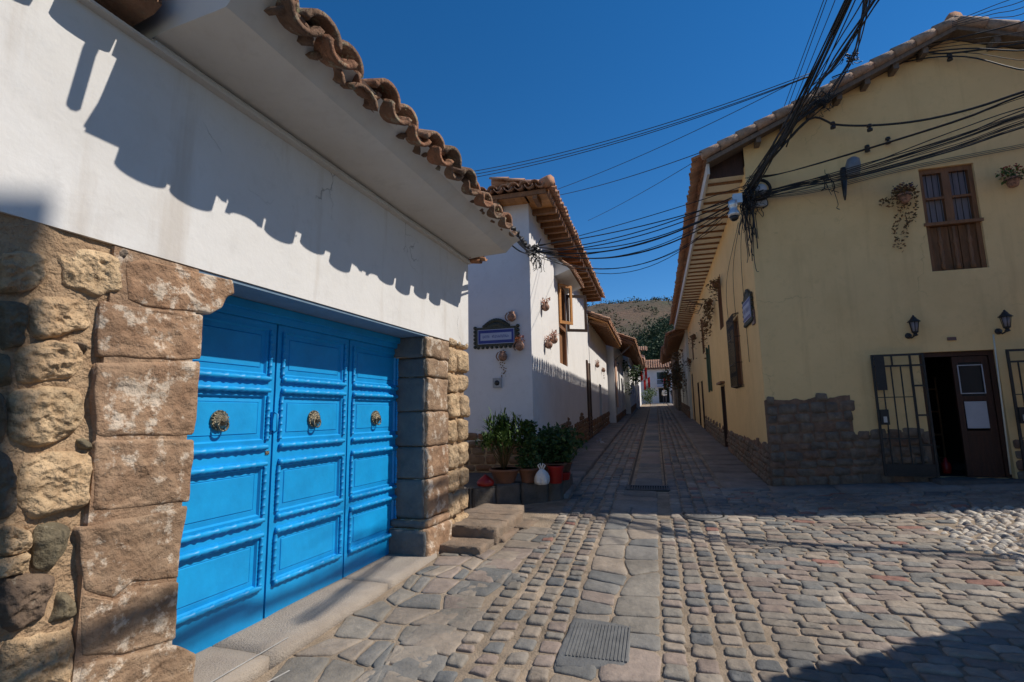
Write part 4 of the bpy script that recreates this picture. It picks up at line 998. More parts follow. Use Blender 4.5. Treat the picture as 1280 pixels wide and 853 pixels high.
part('verge_tiles',vt,M['verge'],yh)
# eave: white boards with dark rafters, fascia
sf=MB(); sf.box(Sb,(EU+.05,.0),(VO+.42,YE),(6.27,6.30)); part('eave_soffit',sf,M['cream'],yh,'cream boarded underside of the street eave')
rf_=MB(); k=.35
while k<YE: rf_.box(Sb,(EU+.06,-.001),(k,k+.055),(6.228,6.268)); k+=.5
part('rafters',rf_,M['wood'],yh)
fc=MB(); fc.box(Sb,(EU-.0,EU+.05),(VO+.1,YE),(6.24,6.46)); part('fascia',fc,M['eave'],yh)
fc=MB(); fc.add([S(EU+.06,VO+.42,6.27),S(0,VO+.42,6.27),S(0,VO+.42,6.8),S(EU+.06,VO+.42,6.5)],[(0,1,2,3)]); fc.add([S(EU+.06,VO+.415,6.27),S(0,VO+.415,6.27),S(0,VO+.415,6.8),S(EU+.06,VO+.415,6.5)],[(3,2,1,0)]); part('eave_end_board',fc,M['darkwood'],yh)
# rubble base at the gable
r=MB()
def hb(u): return (1.55 if u<1.36 else .92) + .05*math.sin(u*9)+.04*math.sin(u*23)
def hb2(u):
    return hb(u)
rubble_band(r,lambda a,b,h:S(a,-.02-h,b),0.0,2.49,lambda u:G(u,-.1),hb,size=.2,out=.03,per=16,rings=4)
part('rubble_base',r,M['baserubble'],yh);r=MB()
rubble_band(r,lambda a,b,h:S(a,-.02-h,b),3.64,4.03,lambda u:G(u,-.1),lambda u:.75,size=.2,out=.03,per=14,rings=4)
part('rubble_base',r,M['baserubble'],yh);r=MB()
rubble_band(r,lambda a,b,h:S(a,-.02-h,b),5.42,8,lambda u:G(u,-.1),lambda u:.8,size=.25,out=.03,per=14,rings=4)
part('rubble_base',r,M['baserubble'],yh);r=MB()
rubble_band(r,lambda a,b,h:S(-.02-h,a,b),0.0,5.6,lambda v:G(0,v),lambda v:.72-.03*v+.08*math.sin(v*7),size=.17,out=.03)
part('rubble_base',r,M['baserubble'],yh);r=MB()
rubble_band(r,lambda a,b,h:S(-.02-h,a,b),6.45,12.5,lambda v:G(0,v),lambda v:.55+.08*math.sin(v*7),size=.17,out=.03,rings=3,per=10)
part('rubble_base',r,M['baserubble'],yh)
r=MB()
# ragged mortar behind the stones
def ragged(fn,a0,a1,lo,hi,n):
    vs=[];
    for i in range(n+1):
        a=a0+(a1-a0)*i/n; vs+=[fn(a,lo(a)),fn(a,hi(a)+.04*fr((a,0,0),6,2))]
    r.add(vs,[(2*i,2*i+2,2*i+3,2*i+1) for i in range(n)])
ragged(lambda a,b:S(a,-.012,b),-.02,1.38,lambda u:0,lambda u:G(u,-.1)+1.56,40); ragged(lambda a,b:S(a,-.0125,b),1.38,2.495,lambda u:0,lambda u:G(u,-.1)+.88,20)
ragged(lambda a,b:S(-.012,a,b),-.02,5.6,lambda u:0,lambda v:G(0,v)+.76-.03*v,60)
ragged(lambda a,b:S(-.012,a,b),6.45,12.5,lambda u:0,lambda v:G(0,v)+.5,60)
part('base_mortar',r,M['baserubble'],yh)
# gable window: wooden, curtained panes above, planked balustrade below
u0,u1,z0,z1=gwin
fr_=MB()
for b_ in ((u0+.001,u0+.07,z0+.001,z1-.001),(u1-.07,u1-.001,z0+.001,z1-.001),(u0+.072,u1-.072,z1-.09,z1-.001),(u0+.072,u1-.072,4.80,4.86),((u0+u1)/2-.06,(u0+u1)/2+.06,4.862,z1-.092),(u0+.072,(u0+u1)/2-.062,5.30,5.34),((u0+u1)/2+.062,u1-.072,5.30,5.34)):
    fr_.box(Sb,(b_[0],b_[1]),(.05,.13),(b_[2],b_[3]))
wo=part('window',fr_,M['wood'],yh)
g=MB(); g.box(Sb,(u0+.07,u1-.07),(.135,.15),(4.86,z1-.09)); link_mesh('curtained_pane',g,M['curtain'],wo)
g=MB()
for k in range(5):
    uu=u0+.09+k*(u1-u0-.18)/4.5; g.box(Sb,(uu,uu+.13),(.1,.125),(z0+.02,4.79))
link_mesh('plank_panel',g,M['wood'],wo)
g=MB()
for k in range(3):
    uu=u0+.2+k*(u1-u0-.4)/2; g.lathe(S(uu,.04,z0+.02),UP,[(0,.03),(.1,.035),(.14,.02),(.3,.035),(.42,.02),(.5,.04),(.6,.02),(.78,.03)],8)
g.box(Sb,(u0-.03,u1+.02),(-.02,.048),(4.80,4.855))
link_mesh('balustrade',g,M['wood'],wo)
g=MB()
for h0 in (0,1):
    for k in range(3):
        uu=u0+.12+h0*.40+k*.09; g.tube([S(uu,.06,4.87),S(uu,.06,z1-.1)],.007,5)
link_mesh('window_bars',g,M['iron'],wo)
# dark rooms behind the openings, each built as a box
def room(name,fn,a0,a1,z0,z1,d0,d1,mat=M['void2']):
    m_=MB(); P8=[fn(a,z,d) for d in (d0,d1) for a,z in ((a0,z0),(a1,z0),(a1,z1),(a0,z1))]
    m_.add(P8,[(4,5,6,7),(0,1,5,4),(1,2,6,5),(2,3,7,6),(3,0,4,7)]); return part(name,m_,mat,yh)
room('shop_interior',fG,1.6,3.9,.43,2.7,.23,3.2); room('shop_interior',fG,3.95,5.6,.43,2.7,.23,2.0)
for i,h in enumerate(holesY):
    m_=MB()
    if i in (2,5,6,8): mt=M['darkwood'];nm='door'
    elif i==3: mt=M['greenwood'];nm='shutter'
    else: mt=M['wood'];nm='window'
    m_.box(Sb,(.10,.16),(h[0]+.002,h[1]-.002),(h[2]+.002,h[3]-.002))
    for k in range(3):
        a=h[0]+.06+k*(h[1]-h[0]-.12)/3; m_.box(Sb,(.085,.099),(a,a+(h[1]-h[0]-.2)/3),(h[2]+.1,h[3]-.1))
    m_.box(Sb,(-.012,.099),(h[1]-.05,h[1]-.003),(h[2]+.003,h[3]-.003)); m_.box(Sb,(-.012,.099),(h[0]+.003,h[0]+.03),(h[2]+.003,h[3]-.003))
    part(nm,m_,mt,yh)
# green shutter seen edge-on standing out
m_=MB(); m_.box(Sb,(-.05,-.005),(9.72,9.9),(2.3,3.95)); m_.box(Sb,(-.045,-.004),(8.92,9.02),(2.3,3.95)); part('shutter',m_,M['greenwood'],yh)
# door hood ledges
m_=MB(); m_.box(Sb,(-.12,-.001),(5.5,6.55),(2.40,2.46)); part('door_lintel',m_,M['wood'],yh)
# projecting iron grille on first window
gr=MB(); h=holesY[0]
for k in range(9):
    a=h[0]-.1+k*(h[1]-h[0]+.2)/8; gr.tube([S(-.0,a,h[2]-.05),S(-.13,a,h[2]-.02),S(-.13,a,h[3]+.02),S(0,a,h[3]+.05)],.009,5)
for z in (h[2]-.02,h[2]+.5,h[3]-.5,h[3]+.02): gr.tube([S(0,h[0]-.1,z),S(-.13,h[0]-.1,z),S(-.13,h[1]+.1,z),S(0,h[1]+.1,z)],.009,5)
for z in (h[2]+.25,h[3]-.25): 
    for k in range(8):
        a=h[0]-.05+k*(h[1]-h[0]+.2)/8; gr.tube([S(-.13,a+.05*math.sin(t*math.pi/4),z+.05*math.cos(t*math.pi/4)) for t in range(9)],.006,4)
part('window_grille',gr,M['iron'],yh)
# shop doorway timber, door leaf with glazed panel and papers
m_=MB()
for b_ in ((2.505,2.58,.44,2.545),(3.54,3.615,.44,2.545),(2.582,3.538,2.47,2.545)): m_.box(Sb,(b_[0],b_[1]),(.08,.2),(b_[2],b_[3]))
part('shop_door_frame',m_,M['darkwood'],yh)
m_=MB(); m_.box(Sb,(2.52,2.57),(.24,1.1),(.44,2.5)); part('shop_door_leaf',m_,M['darkwood'],yh)
m_=MB()
uA,uB=3.02,3.53
for b_ in ((uA,uA+.08,.44,2.46),(uB-.10,uB,.44,2.46),(uA+.082,uB-.102,2.36,2.46),(uA+.082,uB-.102,1.70,1.78),(uA+.082,uB-.102,1.12,1.20),(uA+.082,uB-.102,.44,1.118)): m_.box(Sb,(b_[0],b_[1]),(.10,.15),(b_[2],b_[3]))
dl=part('shop_door_leaf',m_,M['darkwood'],yh,'brown door leaf with a glazed panel and a white notice')
m_=MB(); m_.box(Sb,(uA+.08,uB-.1),(.12,.13),(1.78,2.36)); link_mesh('glass_panel',m_,M['glass'],dl)
m_=MB(); 
for b_ in ((uA+.06,uB-.09,1.82,1.835),(uA+.06,uB-.09,2.30,2.315),(uA+.06,uA+.075,1.836,2.299),(uB-.105,uB-.09,1.836,2.299)): m_.box(Sb,(b_[0],b_[1]),(.088,.097),(b_[2],b_[3]))
m_.box(Sb,(uA+.09,uB-.11),(.088,.097),(1.24,1.69))
link_mesh('paper_notice',m_,M['paper'],dl)
# things inside the shop
sh=thing('wooden_shelf',S(2.85,1.9,.43),'dim wooden shelf rack inside the dark shop doorway','shelf')
m_=MB()
for z in (.6,1.05,1.5,1.95): m_.box(Sb,(2.3,3.5),(1.8,2.1),(z,z+.03))
for a in (2.3,2.9,3.47): m_.box(Sb,(a,a+.03),(1.78,1.797),(.44,2.2))
part('boards',m_,M['wood'],sh)
m_=MB(); p=S(2.86,.95,.44)
m_.lathe(p+UP*.42,UP,[(0,.17),(.04,.19),(.05,.17),(.05,0)],14)
for a in range(4): m_.tube([p+Vector((.12*math.cos(a*1.57+.5),.12*math.sin(a*1.57+.5),.42)),p+Vector((.18*math.cos(a*1.57+.5),.18*math.sin(a*1.57+.5),0))],.014,6)
for k in range(3): m_.tube([p+Vector((-.15,.16,.45)),p+Vector((-.16,.2,.9)),p+Vector((.16,.2,.9)),p+Vector((.15,.16,.45))],.02,6)
solo('green_chair',m_,M['chairgreen'],'dark green chair standing just inside the shop doorway','chair')
m_=MB(); p=S(2.93,.55,.44); m_.lathe(p,UP,[(0,.06),(.01,.07),(.18,.075),(.22,.03),(.27,.028),(.28,0)],12); solo('red_bottle',m_,M['red'],'small red container on the shop floor by the door','container')
m_=MB()
rockbox(m_,Sb,(2.4,3.75),(-.42,.23),(.05,.432),seg=10,r=.02,amp=.008,nf=3); part('doorstep',m_,M['ledge'],yh)
# iron gates folded against the wall
def iron_gate(u0,u1,z0,z1,label,extra=None):
    r_=thing('iron_gate',S(u0,-.1,z0),label,'gate'); m_=MB()
    V0,V1=-.14,-.11
    for b_ in ((u0,u0+.035,z0,z1),(u1-.035,u1,z0,z1),(u0+.036,u1-.036,z1-.035,z1),(u0+.036,u1-.036,z0,z0+.035),(u0+.036,u1-.036,z1-.22,z1-.19)): m_.box(Sb,(b_[0],b_[1]),(V0,V1),(b_[2],b_[3]))
    m_.box(Sb,(u1-.22,u1-.195),(V0,V1),(z0+.036,z1-.036))
    part('gate_frame',m_,M['iron'],r_)
    m_=MB()
    n_=4
    for k in range(n_):
        a=u0+.14+k*(u1-u0-.36)/(n_-1) if True else 0
        m_.box(Sb,(a-.008,a+.008),(V0+.005,V1-.005),(z0+.036,z1-.221))
    for z in (z0+.62,z0+1.32): m_.box(Sb,(u0+.036,u1-.22),(V0+.002,V1-.002),(z,z+.014))
    for z in (z0+.5,z0+1.0,z0+1.5): m_.box(Sb,(u1-.194,u1-.036),(V0,V1),(z,z+.03))
    m_.box(Sb,(u0+.3,u0+.32),(V0,V1),(z1-.189,z1-.036))
    part('bars',m_,M['iron'],r_)
    m_=MB(); m_.box(Sb,(u0+.037,u0+.16),(V0-.02,V1+.01),(z0+.86,z0+1.12)); part('lock_box',m_,M['iron'],r_)
    m_=MB(); m_.box(Sb,(u0+.07,u0+.12),(V0-.035,V0-.021),(z0+.90,z0+1.0)); part('handle',m_,M['steel'],r_)
    if extra=='panel':
        m_=MB(); m_.box(Sb,(u0+.037,u0+.19),(V0-.01,V0),(z1-.62,z1-.01)); part('sheet_panel',m_,M['iron'],r_)
    m_=MB(); m_.box(Sb,(u0+.04,u1-.04),(V0-.004,V0+.002),(z0+.036,z0+.2)); part('kick_plate',m_,M['iron'],r_)
iron_gate(1.73,2.52,.46,2.53,'black iron gate leaf folded back left of the shop doorway','panel')
iron_gate(3.68,4.62,.46,2.53,'black iron gate leaf right of the shop doorway, cut by the photo edge')
m_=MB(); m_.box(Sb,(3.98,4.6),(-.20,-.17),(2.02,2.26)); solo('red_board',m_,M['red'],'dark red board hung on the right iron gate leaf','board')
# conduit between lantern and door
m_=MB(); m_.tube([S(3.55,-.02,.5),S(3.60,-.02,2.8)],.012,6); part('conduit',m_,M['cream'],yh)
# wall lanterns
def lantern(u,z,label):
    r_=thing('wall_lantern',S(u,-.02,z),label,'wall lantern','lanterns above the shop'); c=S(u+.03,-.19,z)
    m_=MB(); m_.lathe(c+UP*.20,UP,[(0,.118),(.01,.115),(.06,.062),(.10,.04),(.115,.02),(.13,.022),(.15,.0)],8)
    part('roof',m_,M['iron'],r_)
    m_=MB()
    for k in range(6):
        a=k*math.pi/3; m_.tube([c+Vector((.055*math.cos(a),.055*math.sin(a),.0)),c+Vector((.085*math.cos(a),.085*math.sin(a),.2))],.007,5)
    m_.lathe(c-UP*.05,UP,[(0,.0),(.01,.03),(.04,.06),(.055,.06),(.056,0)],8)
    part('cage',m_,M['iron'],r_)
    m_=MB(); m_.lathe(c+UP*.008,UP,[(0,.045),(.188,.068),(.189,0)],8); part('glass',m_,M['curtain'],r_)
    m_=MB(); m_.lathe(S(u-.02,-.005,z-.06),-YH,[(0,.065),(.02,.06),(.03,.02)],10); m_.tube([S(u-.02,-.02,z-.06),S(u-.01,-.1,z-.12),S(u+.03,-.17,z-.08),c-UP*.04],.015,6); m_.lathe(c-UP*.1,UP,[(0,.0),(.02,.05),(.06,.03)],8)
    part('bracket',m_,M['iron'],r_); r_.scale=(.84,.84,.84)
lantern(2.40,2.90,'black wall lantern above the left side of the shop doorway, nearer the corner')
lantern(3.70,2.90,'black wall lantern above the right iron gate leaf')
m_=MB(); m_.box(Sb,(2.95,3.07),(-.03,-.002),(2.735,2.79)); solo('wall_plaque',m_,M['plaque'],'tiny dark plate on the ochre wall between the two lanterns','plaque')
# wall pots with plants on the gable
def wall_pot(u,z,petal,label,trail=0,r0=.12):
    r_=thing('wall_flower_pot',S(u,-.02,z),label,'flower pot'); c=S(u,-.17,z)
    m_=MB(); m_.lathe(c-UP*.16,UP,[(0,.05),(.02,.07),(.13,.10),(.14,.115),(.16,.11),(.15,0)],12); part('pot',m_,M['terra2'],r_)
    m_=MB(); m_.tube([c-UP*.04+Vector((.115*math.cos(a*.4),.115*math.sin(a*.4),0)) for a in range(17)],.006,5); m_.tube([S(u,-.0,z+.05),c-UP*.04+YH*.1],.008,5); part('bracket',m_,M['iron'],r_)
    m_=MB(); foliage(m_,c+UP*.07,r0*1.7,r0*1.3,.12,170,.065)
    if trail:
        for j in range(3):
            x=R.uniform(-.12,.12);zz=0;ln_=trail*R.uniform(.4,1)
            while zz<ln_:
                q=c+XH*(x+.14*math.sin(zz*4+j))+YH*.08-UP*zz
                for _ in range(2): leaf(m_,q+Vector((R.gauss(0,.035),0,R.gauss(0,.02))),.065)
                zz+=.035
        for zz in range(14):
            for _ in range(3): leaf(m_,c-XH*(.1+.02*zz)-UP*(.1+.05*math.sin(zz))+Vector((0,0,R.gauss(0,.06))),.07)
    part('leaves',m_,M['dryleaf'] if trail else M['leaf2'],r_)
    m_=MB(); foliage(m_,c+UP*.14,r0*1.6,r0*1.1,.08,60,.05); part('flowers',m_,petal,r_)
a,z=pV(-.1,1128,245); wall_pot(a,z,M['purple'],'wall pot with purple blooms and long dry trailing vine left of the gable window',1.25)
a,z=pV(-.1,1262,225); wall_pot(a,z,M['flower'],'wall pot of dark red geraniums right of the gable window',0,.14)
# street lamp fixture + cone
u_,z_=pV(-.3,1062,208)
r_=thing('street_light',S(u_,-.3,z_),'grey cylindrical lamp housing hung among cables on the yellow gable','lamp')
m_=MB(); m_.lathe(S(u_+.03,-.3,z_-.20),UP+XH*.12,[(0,.06),(.03,.11),(.2,.125),(.32,.10),(.36,.05),(.37,0)],14); part('housing',m_,M['lampgrey'],r_)
m_=MB(); m_.lathe(S(u_-.12,-.26,z_-.62),UP+XH*.05,[(0,.012),(.1,.03),(.55,.065),(.62,.05)],8); m_.beam(S(u_-.12,-.28,z_-.1),S(u_,-.02,z_),.03,.03); part('arm',m_,M['blackplastic'],r_)
# cctv camera + coil + box at the corner
u_,z_=pV(-.35,916,258)
r_=thing('dome_camera',S(u_,-.35,z_-.2),'white dome security camera hanging from the corner of the yellow house','camera')
m_=MB(); m_.lathe(S(u_,-.4,z_-.22),UP,[(0,.10),(.05,.11),(.12,.075),(.17,.07),(.2,.09),(.3,.085),(.33,.03)],14); m_.beam(S(u_,-.4,z_+.1),S(u_+.35,-.05,z_+.05),.05,.05); m_.box(lambda a,b,c:S(u_+a,-.4+b,z_+c),(.0,.16),(-.06,.06),(.02,.2)); part('housing',m_,M['steel'],r_)
m_=MB(); m_.lathe(S(u_,-.4,z_-.225),-UP,[(0,.085),(.05,.075),(.08,.04),(.09,0)],14); part('dome',m_,M['blackplastic'],r_)
u_,z_=pV(-.15,950,238)
r_=thing('cable_coil',S(u_,-.15,z_),'round black cable coil with white disc on the corner of the yellow house','cable coil')
m_=MB()
for k in range(7): m_.tube([S(u_+(.17+.012*(k%3))*math.cos(t*.4),-.14-.016*(k%4),z_+(.19+.012*(k%3))*math.sin(t*.4)) for t in range(17)],.012,5)
part('coil',m_,M['cable'],r_)
m_=MB(); m_.lathe(S(u_+.02,-.12,z_+.02),-YH,[(0,.105),(.05,.10),(.06,0)],16); part('disc',m_,M['whiteplastic'],r_)
u_,z_=pV(-.1,946,255); m_=MB(); m_.box(lambda a,b,c:S(u_+a,-.1+b,z_+c),(-.17,.17),(-.06,.0),(-.07,.07)); solo('junction_box',m_,M['greyplastic'],'flat pale junction box under the cable coil','junction box')
# signs on street side
v_,z_=pU(0,937,383)
vv,zz=pU(0,937,388)
ornate_sign(S(-.02,vv,zz),lambda a,z,d:S(-.02-d,vv-a,zz+z),.82,.40,'ornate blue and white street name sign on the street side of the yellow house')
v_,z_=pU(0,943,398); m_=MB(); m_.box(Sb,(-.03,-.003),(v_-.12,v_+.14),(z_-.12,z_+.16)); solo('brown_plaque',m_,M['plaque'],'plain brown plaque below the street sign on the yellow house','plaque')
# iron bracket sign and dry hanging plants on street side
m_=MB(); v_,z_=pU(-.35,868,389)
m_=MB(); v_=7.4;z_=5.0
m_.tube([S(0,v_,z_+.3),S(-.9,v_,z_+.3)],.012,5)
for k in range(3):
    s_=.16+.07*k; c_=S(-.45-.05*k,v_,z_+.05)
    m_.tube([c_+XH*s_*math.cos(a*math.pi/2+.4)+UP*s_*.8*math.sin(a*math.pi/2+.4) for a in range(5)],.010,4)
solo('iron_bracket_sign',m_,M['iron'],'open wrought iron bracket sign projecting from the yellow street wall','bracket sign')
for i,(v_,z_,n_,lab) in enumerate(((4.6,5.15,160,'dry brown hanging plant nearest the corner on the yellow street wall'),(6.6,5.0,420,'large mass of dry trailing vine beside the bracket sign'),(8.2,4.6,200,'dry trailing plant past the bracket sign under the eave'),(13.5,4.9,160,'faded trailing plant far along the yellow wall, higher'),(17.5,4.2,200,'faded trailing plant at the far end of the yellow wall'))):
    m_=MB(); r_=thing('hanging_plant',S(-.02,v_,z_),lab,'hanging plant')
    m_.lathe(S(-.16,v_,z_-.1),UP,[(0,.06),(.12,.1),(.14,.1),(.13,0)],10); part('pot',m_,M['terra'],r_)
    m_=MB()
    for k in range(n_):
        q=S(-.12-abs(R.gauss(0,.10)),v_+R.gauss(0,.28),z_+.1-abs(R.gauss(0,.42 if i in (1,2) else .25))); leaf(m_,q,R.uniform(.05,.11))
    part('leaves',m_,M['dryleaf'],r_)
# ================================================================== OTHER HOUSES ALONG THE STREET
def street_house(name_label,side,v0,v1,ze,wallmat,tilemat,over=.6,base=.8,openings=(),omat=None,soffit=None,uw=None,depth=6,slope_=.42,open_names=None):
    uw=uw if uw is not None else (UW if side<0 else 0); sg=side
    h_=thing('terrace_house',S(uw+sg*3,(v0+v1)/2,G(uw,v0)),name_label,'house')
    w=MB(); fn=lambda a,z,d:S(uw+sg*d,a,z)
    wall(w,fn,(v0,v1),(G(0,v0)-.5,ze),openings,.2)
    for vv_ in (v0,v1): w.add([S(uw,vv_,G(0,v0)-.5),S(uw+sg*depth,vv_,G(0,v0)-.5),S(uw+sg*depth,vv_,ze),S(uw+sg*depth/2,vv_,ze+slope_*(depth/2)),S(uw,vv_,ze)],[(0,1,2,3,4)])
    part('wall',w,wallmat,h_)
    d=MB(); eu=uw-sg*over; ru=uw+sg*depth/2
    d.hexa([S(eu,v0-.15,ze-slope_*over),S(ru,v0-.15,ze+slope_*depth/2),S(ru,v1,ze+slope_*depth/2),S(eu,v1,ze-slope_*over),S(eu,v0-.15,ze-slope_*over+.05),S(ru,v0-.15,ze+slope_*depth/2+.05),S(ru,v1,ze+slope_*depth/2+.05),S(eu,v1,ze-slope_*over+.05)])
    e2=uw+sg*(depth+.3); d.hexa([S(ru,v0-.15,ze+slope_*depth/2),S(e2,v0-.15,ze-.1),S(e2,v1,ze-.1),S(ru,v1,ze+slope_*depth/2),S(ru,v0-.15,ze+slope_*depth/2+.05),S(e2,v0-.15,ze-.05),S(e2,v1,ze-.05),S(ru,v1,ze+slope_*depth/2+.05)])
    part('roof_deck',d,soffit or M['wood'],h_)
    t=MB(); tiles(t,S(eu-sg*.06,v0-.1,ze-slope_*over+.12),YH,(XH*sg+UP*slope_).normalized(),int((v1-v0)/.26),int((depth/2+over)/.33)+1,w=.26,rr=.11,seg=4)
    part('roof_tiles',t,tilemat,h_)
    rr_=MB(); k=v0+.05
    while k<v1-.1: rr_.beam(S(uw+sg*.1,k,ze+.04*0-.09),S(eu+sg*.05,k,ze-slope_*over-.06),.09,.09); k+=.55
    part('rafters',rr_,M['wood'],h_)
    for i,o_ in enumerate(openings):
        m_=MB(); m_.box(Sb,(uw+sg*.12,uw+sg*.17),(o_[0]+.002,o_[1]-.002),(o_[2]+.002,o_[3]-.002)); m_.box(Sb,(uw+sg*.08,uw+sg*.118),((o_[0]+o_[1])/2-.04,(o_[0]+o_[1])/2+.04),(o_[2]+.002,o_[3]-.002))
        part('door' if o_[2]<G(0,o_[0])+.4 else 'window',m_,(omat or M['darkwood']),h_)
    if base:
        r=MB(); rubble_band(r,lambda a,b,hh:S(uw-sg*(.02+hh),a,b),v0,v1,lambda v:G(uw,v),lambda v:base,size=.3,out=.04,per=8,rings=2); part('rubble_base',r,M['basebrown'],h_)
    return h_
street_house('lower white house with tiled wooden eave just beyond the white corner house',-1,9.55,17,5.35,M['white2'],M['tile2'],over=.75,base=.75,openings=((12.6,13.6,.8,2.9),),soffit=M['orange'])
h3=street_house('dark timbered house with broad red tiled eave further up the left side',-1,17.2,26,5.7,M['white2'],M['tile'],over=1.1,base=.4,openings=((18,19.2,1.1,3.4),(20.2,21.4,1.2,4.6),(22.6,24,1.3,3.8)),uw=UW+.35)
street_house('small white house with greenery near the top of the street on the left',-1,26.2,36,5.9,M['white2'],M['tile'],over=.7,base=.4,openings=((28,29.4,1.6,3.8),(32,33,1.8,4)),uw=UW+.7)
street_house('plain white house at the top of the street on the left',-1,36.3,47,6.4,M['white2'],M['tile2'],over=.6,base=0,openings=((40,41.5,2.1,4.2),),uw=UW+.9)
street_house('red roofed house just past the yellow house on the right',1,20.3,30,6.3,M['cream'],M['tile'],over=1.0,base=.8,openings=((22,23,1.2,3.3),(26,27.2,1.4,3.6)),uw=-.12)
street_house('stone-based house further up on the right side of the street',1,30.2,42,6.7,M['baserubble'],M['tile'],over=.9,base=0,openings=((33,34.2,1.8,4),),uw=-.35)
# brace and striped curtain on the dark timbered house
m_=MB(); m_.beam(S(UW+.37,17.5,4.4),S(UW+1.3,17.5,5.2),.07,.07); part('eave_brace',m_,M['greywood'],h3)
m_=MB()
for k in range(8): m_.add([S(UW+.40,17.35+k*.1,1.9),S(UW+.44 if k%2 else UW+.38,17.45+k*.1,1.9),S(UW+.44 if k%2 else UW+.38,17.45+k*.1,4.4),S(UW+.40,17.35+k*.1,4.4)],[(0,1,2,3)])
solo('striped_curtain',m_,M['stripe'],'faded pink and cream striped curtain hanging at the timbered house on the left','curtain')
# greenery on the mid-street walls
def bush(name,P,rx,ry,rz,n,size,mat,label,cat):
    m_=MB(); 
    for k in range(8): foliage(m_,P+Vector((R.gauss(0,rx*.5),R.gauss(0,ry*.5),rz*.9+R.gauss(0,rz*.45))),rx*.6,ry*.6,rz*.5,n//8,size)
    r_=thing(name,P,label,cat); part('leaves',m_,mat,r_); m_=MB(); m_.tube([P,P+UP*rz*1.2],[.05,.02],6); part('stem',m_,M['bark'],r_)
bush('climbing_plant',S(UW+1.0,25,3.4),.6,1.2,.9,900,.16,M['leaf'],'dark climbing plant high on the left wall up the street','climbing plant')
bush('climbing_plant',S(-.5,24,2.6),.35,1.6,1.5,900,.16,M['dryleaf'],'brownish climber on the wall past the yellow house','climbing plant')
bush('climbing_plant',S(-.6,30,3.2),.35,1.6,1.2,900,.16,M['leaf'],'green climber further up the right wall','climbing plant')
bush('green_shrub',S(-2.55,47,G(-2,47)),.6,.6,.95,1100,.14,M['leaf2'],'bright green shrub at the top of the street before the white house','shrub')
# house closing the view
VH=50
eh=thing('far_white_house',S(-1,VH,G(-1,VH)),'white house with tiled roof and dark balcony window closing the end of the street','house')
w=MB(); wall(w,lambda a,z,d:S(a,VH+d,z),(-9,9),(2,6.45),((-1.7,-.5,4.75,6.1),(-1.6,-.45,2.65,4.3),(.2,.7,4.3,5.0)),.3); w.add([S(9,VH,2),S(9,VH+8,2),S(9,VH+8,6.45),S(9,VH,6.45)],[(0,1,2,3)]);part('wall',w,M['white2'],eh)
m_=MB(); m_.box(Sb,(-1.7,-.5),(VH+.2,VH+.3),(4.75,6.1)); m_.box(Sb,(.2,.7),(VH+.2,VH+.3),(4.3,5.0)); part('window',m_,M['glass'],eh)
m_=MB(); m_.box(Sb,(-1.6,-.45),(VH+.2,VH+.3),(2.65,4.3)); part('door',m_,M['dark'],eh)
m_=MB(); m_.box(Sb,(-1.75,-.4),(VH-.5,VH),(4.4,4.5))
for k in range(12): m_.box(Sb,(-1.75+k*.118,-1.72+k*.118),(VH-.5,VH-.47),(4.5,5.2))
m_.box(Sb,(-1.75,-.4),(VH-.52,VH-.46),(5.2,5.26)); part('balcony',m_,M['signpale'],eh)
m_=MB(); tiles(m_,S(-9,VH-.5,6.5),XH,(YH+UP*.42).normalized(),69,9,w=.26,rr=.11,seg=4); part('roof_tiles',m_,M['tile2'],eh)
m_=MB(); m_.hexa([S(-9,VH-.4,6.42),S(9,VH-.4,6.42),S(9,VH+3,7.8),S(-9,VH+3,7.8),S(-9,VH-.4,6.47),S(9,VH-.4,6.47),S(9,VH+3,7.85),S(-9,VH+3,7.85)]); part('roof_deck',m_,M['wood'],eh)
# salmon gable between roofs
m_=MB(); m_.hexa([S(-6,52.6,2),S(-3.0,52.6,2),S(-3.0,58,2),S(-6,58,2),S(-6,52.6,9.2),S(-3.0,52.6,8.4),S(-3.0,58,8.4),S(-6,58,9.2)]); sh_=thing('salmon_house',S(-4.5,55,2),'salmon pink house wall rising behind the roofs on the left','house'); part('wall',m_,M['salmon'],sh_)
m_=MB(); tiles(m_,S(-6.2,52.2,8.9),XH,(YH+UP*.4).normalized(),14,5,w=.26,rr=.11,seg=4); part('roof_tiles',m_,M['tile2'],sh_)
# flags
def flag(P,label,sx=1):
    r_=thing('hanging_flag',P,label,'flag','red and white flags at the top of the street')
    m_=MB(); m_.tube([P-XH*.45*sx+UP*.25,P+XH*.1*sx+UP*.62],.02,5); part('pole',m_,M['greywood'],r_)
    for i,mt in enumerate((M['redcloth'],M['whitecloth'],M['redcloth'])):
        m_=MB(); vs=[]
        for j in range(5):
            for k in range(2): vs.append(P+XH*(-.3+.2*(i+k))+YH*(.06*math.sin(j*1.3+i+k))+UP*(.42-.25*j+.1*(i+k)))
        m_.add(vs,[(2*j,2*j+1,2*j+3,2*j+2) for j in range(4)]); part('red_band' if i!=1 else 'white_band',m_,mt,r_)
flag(S(-2.9,38,5.0),'red and white flag hung highest on the left wall up the street'); flag(S(-2.7,41,4.3),'red and white flag lower and further back on the left wall'); flag(S(-.9,38,4.2),'red and white flag hung on the right wall up the street',-1)
